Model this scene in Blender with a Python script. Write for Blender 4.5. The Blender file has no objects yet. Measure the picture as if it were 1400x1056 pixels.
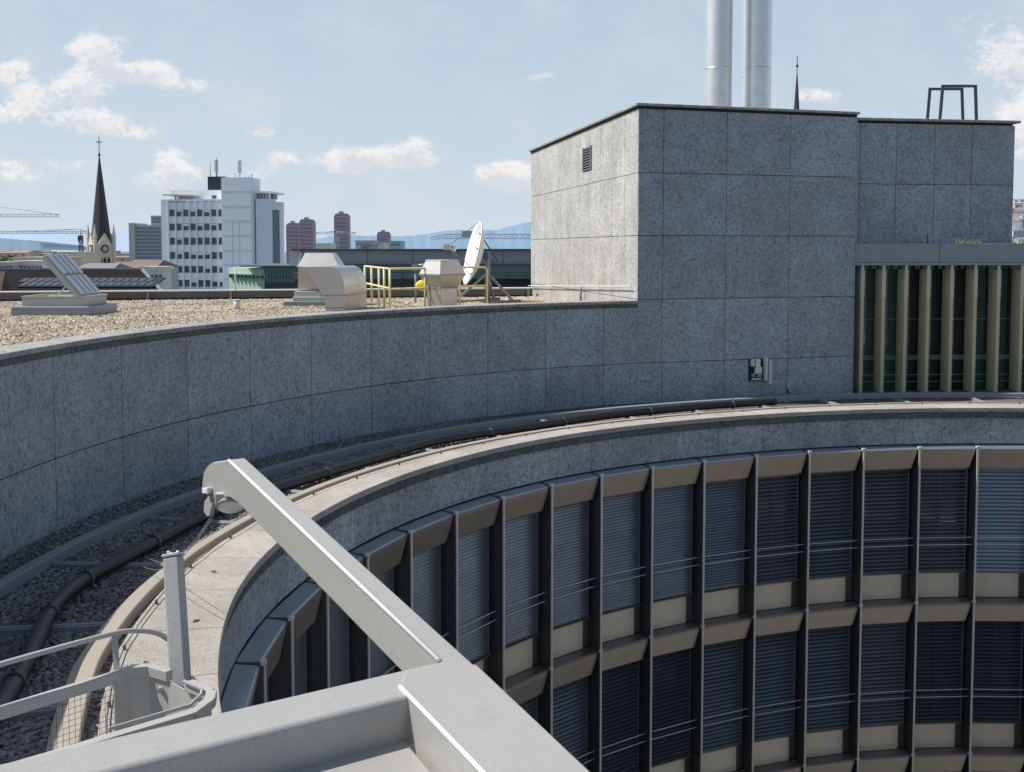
import bpy, math, random
import numpy as np
from mathutils import Vector, Matrix
random.seed(7); rng=np.random.default_rng(11)
R=math.radians
scn=bpy.context.scene
col=scn.collection
CZ=26.0            # eye height above the street

# ------------------------------------------------------------------ camera
F=1400.0; PX=690.0; Y0=340.0; PITCH=math.atan(F/25000.0); YP=Y0+F*math.tan(PITCH)
cam=bpy.data.cameras.new('camera'); camo=bpy.data.objects.new('camera',cam); col.objects.link(camo)
cam.sensor_width=36; cam.sensor_fit='HORIZONTAL'; cam.lens=36*F/1400
cam.shift_x=(700-PX)/1400; cam.shift_y=-(528-YP)/1400
cam.clip_start=0.05; cam.clip_end=60000
camo.location=(0,0,CZ); camo.rotation_euler=(math.pi/2-PITCH,0,0)
scn.camera=camo
scn.view_settings.view_transform='Standard'; scn.view_settings.look='None'; scn.view_settings.exposure=0

def ray(px,py):
    X=(px-PX)/F; Yd=(py-YP)/F
    return X, math.cos(PITCH)-Yd*math.sin(PITCH), -math.sin(PITCH)-Yd*math.cos(PITCH)
def at(px,py,Y):
    x,y,z=ray(px,py); t=Y/y
    return Vector((x*t,Y,z*t+CZ))
def ath(px,py,h):
    x,y,z=ray(px,py); t=h/(-z)
    return Vector((x*t,y*t,CZ-h))
def zz(py,Y): return at(700,py,Y).z
def xx(px,py,Y): return at(px,py,Y).x

# ------------------------------------------------------------------ mesh builder
class MB:
    def __init__(s): s.v=[]; s.f=[]; s.m=[]; s.sm=[]; s.cm=0; s.smooth=False
    def add(s,vs,fs,smooth=None):
        b=len(s.v); s.v+= [tuple(v) for v in vs]
        for f in fs: s.f.append(tuple(b+i for i in f)); s.m.append(s.cm); s.sm.append(s.smooth if smooth is None else smooth)
        return s
    def box(s,x0,x1,y0,y1,z0,z1):
        x0,x1=min(x0,x1),max(x0,x1); y0,y1=min(y0,y1),max(y0,y1); z0,z1=min(z0,z1),max(z0,z1)
        return s.add([(x0,y0,z0),(x1,y0,z0),(x1,y1,z0),(x0,y1,z0),(x0,y0,z1),(x1,y0,z1),(x1,y1,z1),(x0,y1,z1)],
              [(0,3,2,1),(4,5,6,7),(0,1,5,4),(1,2,6,5),(2,3,7,6),(3,0,4,7)])
    def obox(s,o,u,v,w):           # corner + three edge vectors
        o,u,v,w=map(Vector,(o,u,v,w))
        if u.cross(v).dot(w)<0: o=o+w; w=-w
        p=[o,o+u,o+u+v,o+v]; q=[a+w for a in p]
        return s.add(p+q,[(0,3,2,1),(4,5,6,7),(0,1,5,4),(1,2,6,5),(2,3,7,6),(3,0,4,7)])
    def beam(s,a,b,wd,ht,up=(0,0,1)):   # rectangular bar a->b, centred
        a,b=Vector(a),Vector(b); d=(b-a).normalized(); up=Vector(up)
        if abs(d.dot(up))>0.98: up=Vector((0,1,0))
        r=d.cross(up).normalized(); u=r.cross(d).normalized()
        return s.obox(a-r*wd/2-u*ht/2,b-a,r*wd,u*ht)
    def prism(s,pts,ex):           # planar polygon extruded
        ex=Vector(ex); pts=[Vector(p) for p in pts]; n=len(pts)
        nn=Vector((0,0,0))
        for i in range(n): nn+= (pts[i]-pts[0]).cross(pts[(i+1)%n]-pts[0])
        if nn.dot(ex)>0: pts=pts[::-1]
        q=[p+ex for p in pts]
        fs=[tuple(range(n)),tuple(range(2*n-1,n-1,-1))]+[(i,i+n,(i+1)%n+n,(i+1)%n) for i in range(n)]
        return s.add(pts+q,fs)
    def tube(s,path,r,n=10,caps=True,closed=False):
        path=[Vector(p) for p in path]; m=len(path); rr=r if isinstance(r,(list,tuple)) else [r]*m
        vs=[]; prev=None
        for i,p in enumerate(path):
            if closed: d=(path[(i+1)%m]-path[i-1])
            else: d=(path[min(i+1,m-1)]-path[max(i-1,0)])
            d.normalize()
            if prev is None:
                a=Vector((0,0,1)) if abs(d.z)<.9 else Vector((1,0,0)); u=d.cross(a).normalized()
            else:
                u=(prev-d*prev.dot(d)).normalized()
            prev=u; w=d.cross(u)
            for k in range(n):
                t=2*math.pi*k/n; vs.append(p+(u*math.cos(t)+w*math.sin(t))*rr[i])
        fs=[]
        for i in range(m if closed else m-1):
            j=(i+1)%m
            for k in range(n):
                k2=(k+1)%n; fs.append((i*n+k,i*n+k2,j*n+k2,j*n+k))
        s.add(vs,fs,True)
        if caps and not closed:
            b=len(s.v)-len(vs)
            s.f.append(tuple(b+k for k in range(n))[::-1]); s.m.append(s.cm); s.sm.append(False)
            s.f.append(tuple(b+(m-1)*n+k for k in range(n))); s.m.append(s.cm); s.sm.append(False)
        return s
    def sweep(s,prof,frames,closed_prof=True,caps=True,smooth=False):
        # frames: list of (origin, out-vector); profile points (out,z)
        n=len(prof); vs=[]
        for o,w in frames:
            for a,z in prof: vs.append((o[0]+w[0]*a,o[1]+w[1]*a,o[2]+z))
        fs=[]
        for i in range(len(frames)-1):
            for k in range(n if closed_prof else n-1):
                k2=(k+1)%n; fs.append((i*n+k,i*n+k2,(i+1)*n+k2,(i+1)*n+k))
        s.add(vs,fs,smooth)
        if caps and closed_prof:
            b=len(s.v)-len(vs); e=b+(len(frames)-1)*n
            s.f+= [tuple(b+k for k in range(n))[::-1],tuple(e+k for k in range(n))]; s.m+=[s.cm]*2; s.sm+=[False]*2
        return s
    def cone(s,c,r0,r1,z0,z1,n=24,rot=0,smooth=True,caps=True):
        vs=[];
        for r,z in ((r0,z0),(r1,z1)):
            for k in range(n):
                t=2*math.pi*k/n+rot; vs.append((c[0]+r*math.cos(t),c[1]+r*math.sin(t),z))
        s.add(vs,[(k,(k+1)%n,(k+1)%n+n,k+n) for k in range(n)],smooth)
        if caps:
            b=len(s.v)-2*n
            s.f+=[tuple(b+k for k in range(n))[::-1],tuple(b+n+k for k in range(n))]; s.m+=[s.cm]*2; s.sm+=[False]*2
        return s
    def build(s,name,mats,parent=None,bevel=0,origin=None,segs=2,fixn=False,wn=False):
        me=bpy.data.meshes.new(name)
        if origin is None:
            origin=Vector((0,0,0))
            q=parent
            while q is not None: origin=origin+q.location; q=q.parent
        o3=tuple(origin)
        me.from_pydata([(v[0]-o3[0],v[1]-o3[1],v[2]-o3[2]) for v in s.v],[],s.f)
        if not isinstance(mats,(list,tuple)): mats=[mats]
        for m in mats: me.materials.append(m)
        me.polygons.foreach_set('material_index',s.m); me.polygons.foreach_set('use_smooth',s.sm)
        me.update()
        if fixn:
            import bmesh
            b=bmesh.new(); b.from_mesh(me); bmesh.ops.recalc_face_normals(b,faces=b.faces); b.to_mesh(me); b.free()
        o=bpy.data.objects.new(name,me); col.objects.link(o)
        if parent is not None: o.parent=parent
        if bevel:
            md=o.modifiers.new('bevel','BEVEL'); md.width=bevel; md.segments=segs; md.limit_method='ANGLE'; md.angle_limit=R(35)
            if wn or segs>2:
                for p in me.polygons: p.use_smooth=True
                w=o.modifiers.new('wn','WEIGHTED_NORMAL'); w.keep_sharp=True
        return o
def tag(o,label,cat,group=None):
    o['label']=label; o['category']=cat
    if group: o['group']=group
    return o
def struct(o): o['kind']='structure'; return o
def empty(name,loc,label,cat,group=None,rz=0):
    o=bpy.data.objects.new(name,None); col.objects.link(o); o.location=loc; o.rotation_euler=(0,0,rz)
    o.empty_display_size=.3
    return tag(o,label,cat,group)
def copy_tree(o,parent=None):
    c=o.copy(); col.objects.link(c)
    if parent is not None: c.parent=parent
    for ch in [x for x in bpy.data.objects if x.parent==o]: copy_tree(ch,c)
    return c

# ------------------------------------------------------------------ materials
class NT:
    def __init__(s,name):
        s.mat=bpy.data.materials.new(name); s.mat.use_nodes=True; s.t=s.mat.node_tree; s.t.nodes.clear()
        s.out=s.t.nodes.new('ShaderNodeOutputMaterial'); s.b=s.t.nodes.new('ShaderNodeBsdfPrincipled')
        s.t.links.new(s.b.outputs[0],s.out.inputs[0]); s._tc=None
    def n(s,ty,**k):
        q=s.t.nodes.new(ty)
        for a,b in k.items():
            if a.startswith('i_'):
                key=a[2:]; q.inputs[int(key) if key.isdigit() else key].default_value=b
            else: setattr(q,a,b)
        return q
    def l(s,a,b): s.t.links.new(a,b)
    def tc(s,which='Object'):
        if not s._tc: s._tc=s.n('ShaderNodeTexCoord')
        return s._tc.outputs[which]
    def noise(s,scale,detail=4,rough=.6,vec=None,stretch=None):
        q=s.n('ShaderNodeTexNoise',i_Scale=scale,i_Detail=detail,i_Roughness=rough)
        v=vec or s.tc()
        if stretch:
            m=s.n('ShaderNodeMapping'); m.inputs['Scale'].default_value=stretch; s.l(v,m.inputs[0]); v=m.outputs[0]
        s.l(v,q.inputs['Vector']); return q.outputs[0]
    def voro(s,scale,feature='F1',out=0,vec=None):
        q=s.n('ShaderNodeTexVoronoi',feature=feature,i_Scale=scale); s.l(vec or s.tc(),q.inputs['Vector']); return q.outputs[out]
    def ramp(s,fac,stops,interp='LINEAR'):
        q=s.n('ShaderNodeValToRGB'); e=q.color_ramp.elements; q.color_ramp.interpolation=interp
        while len(e)<len(stops): e.new(.5)
        for a,(p,c) in zip(e,stops): a.position=p; a.color=(c[0],c[1],c[2],1) if isinstance(c,(tuple,list)) else (c,c,c,1)
        s.l(fac,q.inputs[0]); return q.outputs[0]
    def mix(s,fac,a,b,mode='MIX'):
        q=s.n('ShaderNodeMix',data_type='RGBA',blend_type=mode)
        for i,x in ((0,fac),(6,a),(7,b)):
            if isinstance(x,(int,float)): q.inputs[i].default_value=x if i==0 else (x,x,x,1)
            elif isinstance(x,(tuple,list)): q.inputs[i].default_value=(x[0],x[1],x[2],1)
            else: s.l(x,q.inputs[i])
        return q.outputs[2]
    def rnd(s):
        return s.n('ShaderNodeNewGeometry').outputs['Random Per Island']
    def bump(s,h,strength=.3,dist=.02,prev=None):
        q=s.n('ShaderNodeBump',i_Strength=strength,i_Distance=dist); s.l(h,q.inputs['Height'])
        if prev is not None: s.l(prev,q.inputs['Normal'])
        s.l(q.outputs[0],s.b.inputs['Normal']); return q.outputs[0]
    def fin(s,colr,rough=.6,metal=0,spec=.5):
        if isinstance(colr,(tuple,list)): s.b.inputs['Base Color'].default_value=(*colr,1)
        else: s.l(colr,s.b.inputs['Base Color'])
        if isinstance(rough,(int,float)): s.b.inputs['Roughness'].default_value=rough
        else: s.l(rough,s.b.inputs['Roughness'])
        s.b.inputs['Metallic'].default_value=metal; s.b.inputs['Specular IOR Level'].default_value=spec
        return s.mat
def granite(name,light,dark,fleck,tint=.05,scale=1.0):
    m=NT(name)
    a=m.noise(1.1*scale,3,.6); b=m.noise(13*scale,6,.8); c=m.noise(10*scale,7,.85,stretch=(1,1,.8)); d=m.noise(38*scale,4,.75)
    jig=m.n('ShaderNodeVectorMath',operation='ADD'); nz=m.n('ShaderNodeTexNoise',i_Scale=30.0,i_Detail=2.0); m.l(m.tc(),nz.inputs['Vector'])
    sc_=m.n('ShaderNodeVectorMath',operation='SCALE'); m.l(nz.outputs[1],sc_.inputs[0]); sc_.inputs['Scale'].default_value=.05; m.l(m.tc(),jig.inputs[0]); m.l(sc_.outputs[0],jig.inputs[1])
    vc=m.n('ShaderNodeSeparateColor'); m.l(m.voro(21*scale,out=1,vec=jig.outputs[0]),vc.inputs[0])
    lo=tuple((x+y)/2 for x,y in zip(dark,fleck))
    base=m.ramp(vc.outputs[0],[(0,lo),(.22,dark),(.5,light),(1,tuple(min(1,x*1.22) for x in light))])
    base=m.mix(.45,base,m.ramp(b,[(.40,dark),(.58,light)]))
    base=m.mix(m.ramp(c,[(.35,1),(.41,.75),(.455,0)]),base,fleck)
    base=m.mix(1,base,m.ramp(a,[(.3,.84),(.7,1.1)]),'MULTIPLY')
    base=m.mix(1,base,m.ramp(m.rnd(),[(0,1-tint),(1,1+tint)]),'MULTIPLY')
    st=m.noise(1.6,4,.6,stretch=(1,1,.18)); base=m.mix(1,base,m.ramp(st,[(.3,.9),(.62,1.03)]),'MULTIPLY')
    m.bump(b,.12,.01)
    return m.fin(base,m.ramp(c,[(.3,.42),(.6,.6)]),0,.4)
M={}
M['granite']=granite('granite_blue_grey',(.415,.455,.49),(.27,.305,.34),(.12,.14,.17),.09,1.2)
M['granite_b']=granite('granite_pale_grey',(.47,.50,.505),(.31,.34,.35),(.11,.125,.135),.12)
M['granite_lit']=granite('granite_sunlit_face',(.55,.54,.51),(.40,.39,.37),(.19,.188,.185),.03)  # paler copy of the wall granite, sunlight put into its colour
M['cop_mid']=granite('granite_coping_mid',(.40,.39,.365),(.28,.275,.26),(.12,.12,.12),.08)
M['granite_dark']=granite('granite_dark',(.15,.155,.16),(.085,.09,.095),(.03,.03,.035),.1)
def simple(name,c,rough=.6,metal=0,var=.12,scale=3,bump=0,spec=.5,rv=0):
    m=NT(name); n=m.noise(scale,5,.65)
    colr=m.mix(n,tuple(x*(1-var) for x in c),tuple(min(1,x*(1+var)) for x in c))
    if rv:
        colr=m.mix(1,colr,m.ramp(m.rnd(),[(0,1-rv),(1,1+rv)]),'MULTIPLY')
    if bump: m.bump(m.noise(scale*12,4,.7),bump,.01)
    return m.fin(colr,rough,metal,spec)
def coping_mat():
    m=NT('coping_stone'); n=m.noise(2.0,5,.7); g=m.noise(45,4,.8); v=m.noise(9,5,.7)
    c=m.mix(m.ramp(n,[(.3,0),(.7,1)]),(.40,.37,.325),(.56,.525,.47))
    c=m.mix(m.ramp(g,[(.36,.85),(.5,0)]),c,(.21,.19,.16)); c=m.mix(m.ramp(v,[(.27,.55),(.36,0)]),c,(.2,.17,.13))
    c=m.mix(1,c,m.ramp(m.rnd(),[(0,.88),(1,1.08)]),'MULTIPLY')
    m.bump(g,.5,.012); return m.fin(c,.85,0,.25)
M['coping']=coping_mat()
M['backing']=simple('joint_backing',(.012,.013,.016),.9,var=.2)
M['dark']=simple('dark_recess',(.02,.02,.023),.8)
def gravel_mat(name,cols,scale,island=False):
    m=NT(name)
    if island:
        r=m.rnd()
    else:
        r=m.n('ShaderNodeSeparateColor'); m.l(m.voro(scale,out=1),r.inputs[0]); r=r.outputs[0]
    c=m.ramp(r,[(i/(len(cols)-1),k) for i,k in enumerate(cols)])
    big=m.noise(.5,4,.6)
    c=m.mix(1,c,m.ramp(big,[(.32,.68),(.5,.98),(.7,1.12)]),'MULTIPLY')
    if not island:
        e=m.voro(scale); c=m.mix(m.ramp(e,[(.35,0),(.75,.8)]),c,tuple(x*.25 for x in cols[0])); 
        inv=m.n('ShaderNodeMath',operation='SUBTRACT',i_0=1.0); m.l(e,inv.inputs[1]); m.bump(inv.outputs[0],1.0,.04)
    else:
        m.bump(m.noise(60,3,.6),.2,.004)
    return m.fin(c,.85,0,.25)
TC=[(.11,.105,.10),(.22,.205,.185),(.33,.31,.28),(.17,.16,.15),(.42,.40,.37),(.14,.135,.13),(.27,.24,.2)]
RC=[(.22,.17,.12),(.47,.39,.29),(.62,.54,.42),(.32,.25,.18),(.72,.65,.53),(.42,.34,.24),(.58,.47,.34)]
M['tgravel']=gravel_mat('terrace_gravel',TC,24); M['tpeb']=gravel_mat('terrace_pebbles',TC,1,True)
M['rgravel']=gravel_mat('roof_gravel',RC,17); M['rpeb']=gravel_mat('roof_pebbles',RC,1,True)
M['bronze']=simple('bronze_metal',(.17,.145,.115),.42,.55,.25,1.5,spec=.5)
M['bronze_top']=simple('bronze_canopy',(.43,.365,.30),.32,.55,.22,2.2)
M['bronze_cap']=simple('bronze_cap_sheet',(.26,.22,.18),.35,.5,.2,2.0)
M['cap_sheet']=simple('cap_sheet_sky_tint',(.50,.53,.57),.3,.7,.15,2.0)  # top-floor canopy caps: bright sky reflection put into the colour
M['bronze_dk']=simple('bronze_dark_fin',(.15,.14,.135),.36,.5,.2,2)
M['pil_edge']=simple('anodised_edge_lit',(.80,.72,.62),.5,.05,.12,4)  # pillar front strips, colour raised for the light they catch
M['spandrel']=simple('champagne_spandrel',(.78,.69,.53),.38,.2,.14,1.5)
M['spandrel_dk']=simple('spandrel_return',(.20,.17,.13),.45,.4,.15,2)
M['blind']=simple('blind_slat_blue_grey',(.215,.225,.24),.3,.5,.35,1.6)
M['blind2']=simple('blind_slat_grey',(.34,.35,.365),.26,.55,.25,1.6)
M['blind3']=simple('blind_slat_pale',(.38,.41,.44),.3,.5,.2,1.6)
M['guide']=simple('blind_guide',(.45,.46,.48),.4,.5,.1,3)
g=NT('tinted_glass'); M['glass']=g.fin((.012,.016,.022),.06,0,.8)
M['cable']=simple('steel_cable',(.78,.74,.72),.4,.15,.1,8)
def paint(name,c,rough=.38,grime=.5):
    m=NT(name); sp=m.noise(48,5,.85); big=m.noise(1.4,5,.65)
    cc=m.mix(m.ramp(big,[(.3,0),(.75,1)]),tuple(x*.88 for x in c),c)
    cc=m.mix(m.ramp(sp,[(.35,grime*1.2),(.39,0)]),cc,tuple(x*.42 for x in c))
    stn=m.noise(7,6,.75); cc=m.mix(m.ramp(stn,[(.30,.45),(.42,0)]),cc,tuple(x*.72 for x in c)); drip=m.noise(5,4,.7,stretch=(1,1,.1)); cc=m.mix(m.ramp(drip,[(.62,0),(.8,.35)]),cc,(c[0]*.7,c[1]*.66,c[2]*.58))
    cc=m.mix(1,cc,m.ramp(m.noise(95,3,.8),[(.32,.86),(.55,1.0),(.72,1.09)]),'MULTIPLY')
    m.bump(m.noise(160,2,.5),.08,.002)
    return m.fin(cc,m.ramp(big,[(.3,rough+.12),(.7,rough)]),0,.5)
M['crane']=paint('crane_grey_paint',(.43,.42,.395),.33)
M['cradle']=paint('cradle_pale_paint',(.50,.49,.465),.4)
M['post']=paint('post_weathered_grey',(.44,.44,.43),.5,.8)
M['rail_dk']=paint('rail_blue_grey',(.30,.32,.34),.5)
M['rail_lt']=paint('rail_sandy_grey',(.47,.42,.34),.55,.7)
M['pipe']=simple('black_pipe_lagging',(.02,.02,.022),.38,0,.3,6,bump=.1)
M['clamp']=simple('pipe_clamp',(.12,.12,.12),.4,.5)
def steel(name,c,rough,st=(1,1,.02)):
    m=NT(name); n=m.noise(30,4,.6,stretch=st); b=m.noise(1.5,5,.7)
    cc=m.mix(m.ramp(b,[(.3,0),(.7,1)]),tuple(x*.85 for x in c),c)
    cc=m.mix(m.ramp(m.noise(14,4,.8),[(.22,.6),(.3,0)]),cc,tuple(x*.4 for x in c))
    m.bump(m.noise(3,2,.5),.06,.02)
    return m.fin(cc,m.ramp(n,[(.3,rough-.05),(.7,rough+.1)]),.85,.5)
M['flue']=steel('flue_steel',(.86,.86,.85),.36)
M['duct']=steel('duct_sheet',(.62,.61,.58),.42,(1,1,1))
M['white']=simple('white_enamel',(.75,.75,.73),.45,0,.05,2)
M['glint_lamp_white']=simple('white_glint_lamp_glass',(.86,.86,.84),.3,0,.04,3)  # white of the painted crane-edge highlight, also of the lamp glass
M['dishm']=simple('dish_white',(.82,.82,.80),.5,0,.04,2)
M['yellow']=simple('yellow_rail_paint',(.82,.75,.40),.5,0,.12,6)
M['yellow2']=simple('bright_yellow_plastic',(.85,.72,.03),.5,0,.1,6)
M['zinc']=simple('zinc_flashing',(.30,.33,.36),.5,.35,.25,3,bump=.1)
M['lidm']=simple('lid_polycarbonate',(.55,.60,.66),.35,.1,.12,3)
M['curb']=simple('curb_cream',(.48,.50,.46),.6,0,.1,5)
M['conc']=simple('concrete',(.27,.26,.245),.85,0,.2,1.5,bump=.2)
M['concw']=simple('concrete_stained',(.15,.145,.14),.85,0,.4,1.0,bump=.2)
M['iron']=simple('dark_painted_iron',(.09,.10,.115),.5,.2,.15,5)
M['fascia']=simple('fascia_grey_metal',(.30,.325,.345),.5,.15,.08,.8)
M['fin']=simple('beige_glass_fin_frame',(.60,.53,.33),.55,0,.12,1.5)
M['finl']=simple('beige_fin_pale',(.62,.57,.41),.5,0,.08,1.5)
g=NT('green_glass'); gn=g.noise(.8,3,.6); M['gglass']=g.fin(g.mix(gn,(.02,.07,.06),(.05,.12,.095)),.08,0,.7)
g=NT('green_glass_light'); gn=g.noise(.8,3,.6); M['gglass2']=g.fin(g.mix(gn,(.07,.15,.14),(.11,.20,.19)),.12,0,.7)
g=NT('dark_glass_hall'); M['gglass3']=g.fin((.012,.022,.024),.08,0,.7)
M['mull']=simple('mullion_dark',(.03,.035,.035),.4,.3)
M['weed']=simple('dry_weeds',(.33,.29,.18),.8,0,.3,6)
M['street']=simple('asphalt',(.05,.05,.052),.85,0,.2,.4)

# ------------------------------------------------------------------ plan of the round court (all lines are offsets of one spine)
K=[0.04992,0.066,0.05139,0.0808,0.07893,0.0835,0.10224,0.05019,-0.00184,-0.05388]
S0=-55.0; SL=34.0
_s=np.linspace(S0,32.0,3481); _ds=_s[1]-_s[0]
_k=np.interp(_s,np.linspace(0,SL,10),K)
_k[_s>25]=.075
_k[_s<-4]=.078; _m=(_s<0)&(_s>=-4); _k[_m]=np.interp(_s[_m],[-4,0],[.078,.05])
_i0=int(np.argmin(abs(_s)))
_th=np.cumsum(_k)*_ds; _th+=3.1214-_th[_i0]
_x=np.cumsum(np.cos(_th))*_ds; _y=np.cumsum(np.sin(_th))*_ds
_x+=12.12572-_x[_i0]; _y+=24.98062-_y[_i0]
OFF=dict(fac=(0,0,0),cop=(.068,0,-.0),irail=(.63,.0637,.238),orail=(2.205,.0905,.40),wall=(3.578,.0887,-.222))
def off(name,s):
    u=np.clip((np.asarray(s,float)-12)/10,-1.1,1.25)
    a,b,c=OFF[name]; return a+b*u+c*u*u
def cpt(s,o):
    th=np.interp(s,_s,_th); return np.interp(s,_s,_x)+o*np.sin(th), np.interp(s,_s,_y)-o*np.cos(th)
def nrm(s):
    th=float(np.interp(s,_s,_th)); return (math.sin(th),-math.cos(th))     # away from the court
def frames(s0,s1,offf,z,step=.25):
    out=[]; n=max(2,int(abs(s1-s0)/step)+1)
    for s in np.linspace(s0,s1,n):
        o=offf(s) if callable(offf) else offf
        x,y=cpt(s,o); w=nrm(s); out.append(((float(x),float(y),z),w))
    return out
# straight box front: corner A, end B
AX=at(871,497,26.6); 
def wallline(s): x,y=cpt(s,float(off('wall',s))); return float(x),float(y)
# s where wall passes under pixel column 871 (h=3)
def colpx(x,y,h):
    fw=y*math.cos(PITCH)+h*math.sin(PITCH); return PX+F*x/fw
ss=np.linspace(-8,25,1321); sA=min(ss,key=lambda s:abs(colpx(*wallline(s),3)-871)); 
A=Vector((*wallline(sA),0)); 
pB=ath(1165.5,487.0,3.0); B=Vector((pB.x,pB.y,0))
tAB=(B-A).normalized(); nAB=Vector((tAB.y,-tAB.x,0))   # towards the court / camera
LAB=(B-A).length
Hcop=3.905; Hter=4.06; Hroof=1.81; Hwt=1.357; Hfac=4.825
print('A',A,'B',B,'sA',sA,'LAB',LAB)
# wall path (arc length from B leftwards): list of points
wp=[]
for t in np.arange(0,LAB,.15): p=B-tAB*t; wp.append((p.x,p.y))
wp.append((A.x,A.y))
for s in np.arange(sA+.15,29.9,.15): wp.append(wallline(s))
wp=np.array(wp); wl=np.r_[0,np.cumsum(np.hypot(*np.diff(wp,axis=0).T))]
def wpt(t): return float(np.interp(t,wl,wp[:,0])),float(np.interp(t,wl,wp[:,1]))
def wdir(t):
    a=np.array(wpt(max(t-.2,0))); b=np.array(wpt(min(t+.2,wl[-1]))); d=(b-a)/np.linalg.norm(b-a); return d
def wn(t): d=wdir(t); return (-d[1]*-1,d[0]*-1)   # placeholder, fixed below
def wn(t):
    d=wdir(t); n=np.array((d[1],-d[0]))           # travelling left: right-hand side is away from the court
    return (float(n[0]),float(n[1]))
def wframes(t0,t1,z,step=.4):
    n=max(2,int(abs(t1-t0)/step)+1); return [((*wpt(t),z),wn(t)) for t in np.linspace(t0,t1,n)]

# ------------------------------------------------------------------ facade (one building)
fac=empty('office_building',(float(cpt(12,0)[0]),float(cpt(12,0)[1]),0),'round office courtyard facade of bronze window bays under a grey granite band','building')
DS=1.46876; SP0=0.60026; K0,K1=-4,19
FH=3.83; NF=3; ZT=CZ-Hfac
PK={}
for k in range(K0,K1+1):
    s=SP0+k*DS; x,y=cpt(s,0); PK[k]=(float(x),float(y),s)
sE0=PK[K0][2]-.5; sE1=29.8
# granite band: panels
mb=MB()
mb.sweep([(.10,0),(.5,0),(.5,-(Hfac-Hcop)-.0),(.10,-(Hfac-Hcop))],[((o[0],o[1],CZ-Hcop-.1),w) for o,w in frames(sE0,sE1,0,0,.3)])
mb.build('band_core',M['backing'],fac)
mb=MB(); 
s=sE0
j=0
while s<sE1-.3:
    e=min(s+1.19,sE1)
    mb.sweep([(.06,0),(.105,0),(.105,-(Hfac-Hcop)+.27),(.06,-(Hfac-Hcop)+.27)],frames(s+.004,e-.004,0,CZ-Hcop-.25,.3)); s=e
mb.build('stone_band',M['granite_b'],fac)
# coping of the band: slabs with a drip edge
mb=MB(); s=sE0
while s<sE1-.3:
    e=min(s+1.19,sE1)
    def sw(sv): return float(off('irail',sv))-.13
    fr=[]
    for sv in np.linspace(s+.006,e-.006,5):
        x,y=cpt(sv,0); w=nrm(sv); fr.append((sv,(float(x),float(y),CZ-Hcop),w))
    vs=[];
    for sv,o,w in fr:
        wd=sw(sv)
        for a,z in ((-.02,0),(wd,0.0),(wd,-.13),(.06,-.13),(.06,-.1),(-.02,-.1)):
            vs.append((o[0]+w[0]*a,o[1]+w[1]*a,o[2]+z))
    n=6; fs=[(i*n+k,i*n+(k+1)%n,(i+1)*n+(k+1)%n,(i+1)*n+k) for i in range(4) for k in range(n)]
    fs+=[tuple(range(n))[::-1],tuple(4*n+k for k in range(n))]
    mb.add(vs,fs); s=e
mb.build('coping',M['coping'],fac,bevel=.006,segs=1,fixn=True)
# a recessed dark strip and a lower drip moulding below the slabs
mb=MB(); mb.sweep([(.025,0),(.059,0),(.059,-.16),(.025,-.16)],frames(sE0,sE1,0,CZ-Hcop-.102,.3)); mb.build('drip_moulding',M['granite_dark'],fac)

# bay prefabs (local: x right, y away from court, z down from top of floor)
WB=DS; hw=WB/2
def canopymesh(capm):
    cp=MB(); prof=[(.07,-.022),(-.19,-.046),(-.215,-.085),(-.215,-.13),(-.13,-.535),(-.10,-.56),(.10,-.575),(.10,-.022)]
    n=len(prof); xe=lambda z: .045+.10*min(1,max(0,(-z-.10)/.46))
    vs=[(-hw+.045+.3*(xe(z)-.045),y,z) for y,z in prof]+[(hw-xe(z),y,z) for y,z in prof]
    cp.add(vs,[tuple(range(n))[::-1],tuple(range(n,2*n))]+[(k,(k+1)%n,(k+1)%n+n,k+n) for k in range(n)]); cp.cm=1
    cp.prism([(-hw+.04,y,z) for y,z in ((.07,-.004),(-.205,-.028),(-.228,-.05),(-.228,-.075),(-.216,-.075),(-.2,-.045),(.07,-.02))],(2*hw-.08,0,0))
    return cp.build('canopy_panel',[M['bronze_top'],M[capm]],None,bevel=.005,segs=2,fixn=True)
canopy=canopymesh('cap_sheet'); canopy2=canopymesh('bronze_cap')
sp=MB(); sp.box(-hw+.03,hw-.24,.05,.12,-3.825,-3.19); sp.cm=1; sp.box(-hw+.03,hw-.03,.0,.13,-3.19,-3.16); sp.box(hw-.238,hw-.03,.09,.13,-3.825,-3.192)
spand=sp.build('spandrel_panel',[M['spandrel'],M['spandrel_dk']],None,bevel=.004,segs=1)
wn_=MB(); wn_.box(-hw+.02,hw-.02,.20,.215,-3.18,-.55)
wglass=wn_.build('window',M['glass'],None)
fm=MB()
for x0,x1 in ((-hw+.035,-hw+.10),(hw-.10,hw-.035)): fm.box(x0,x1,.12,.22,-3.16,-.57)
fm.box(-hw+.10,hw-.10,.12,.22,-3.16,-3.10); fm.box(-hw+.10,hw-.10,.12,.22,-.62,-.57); fm.box(-.03,.03,.15,.198,-3.10,-.62)
frame0=fm.build('frame',M['bronze_dk'],None)
gd=MB(); gd.box(hw-.125,hw-.108,.02,.04,-3.15,-.57); gd.box(-hw+.108,-hw+.125,.02,.04,-3.15,-.57)
guide0=gd.build('blind_guide',M['guide'],None)
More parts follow.
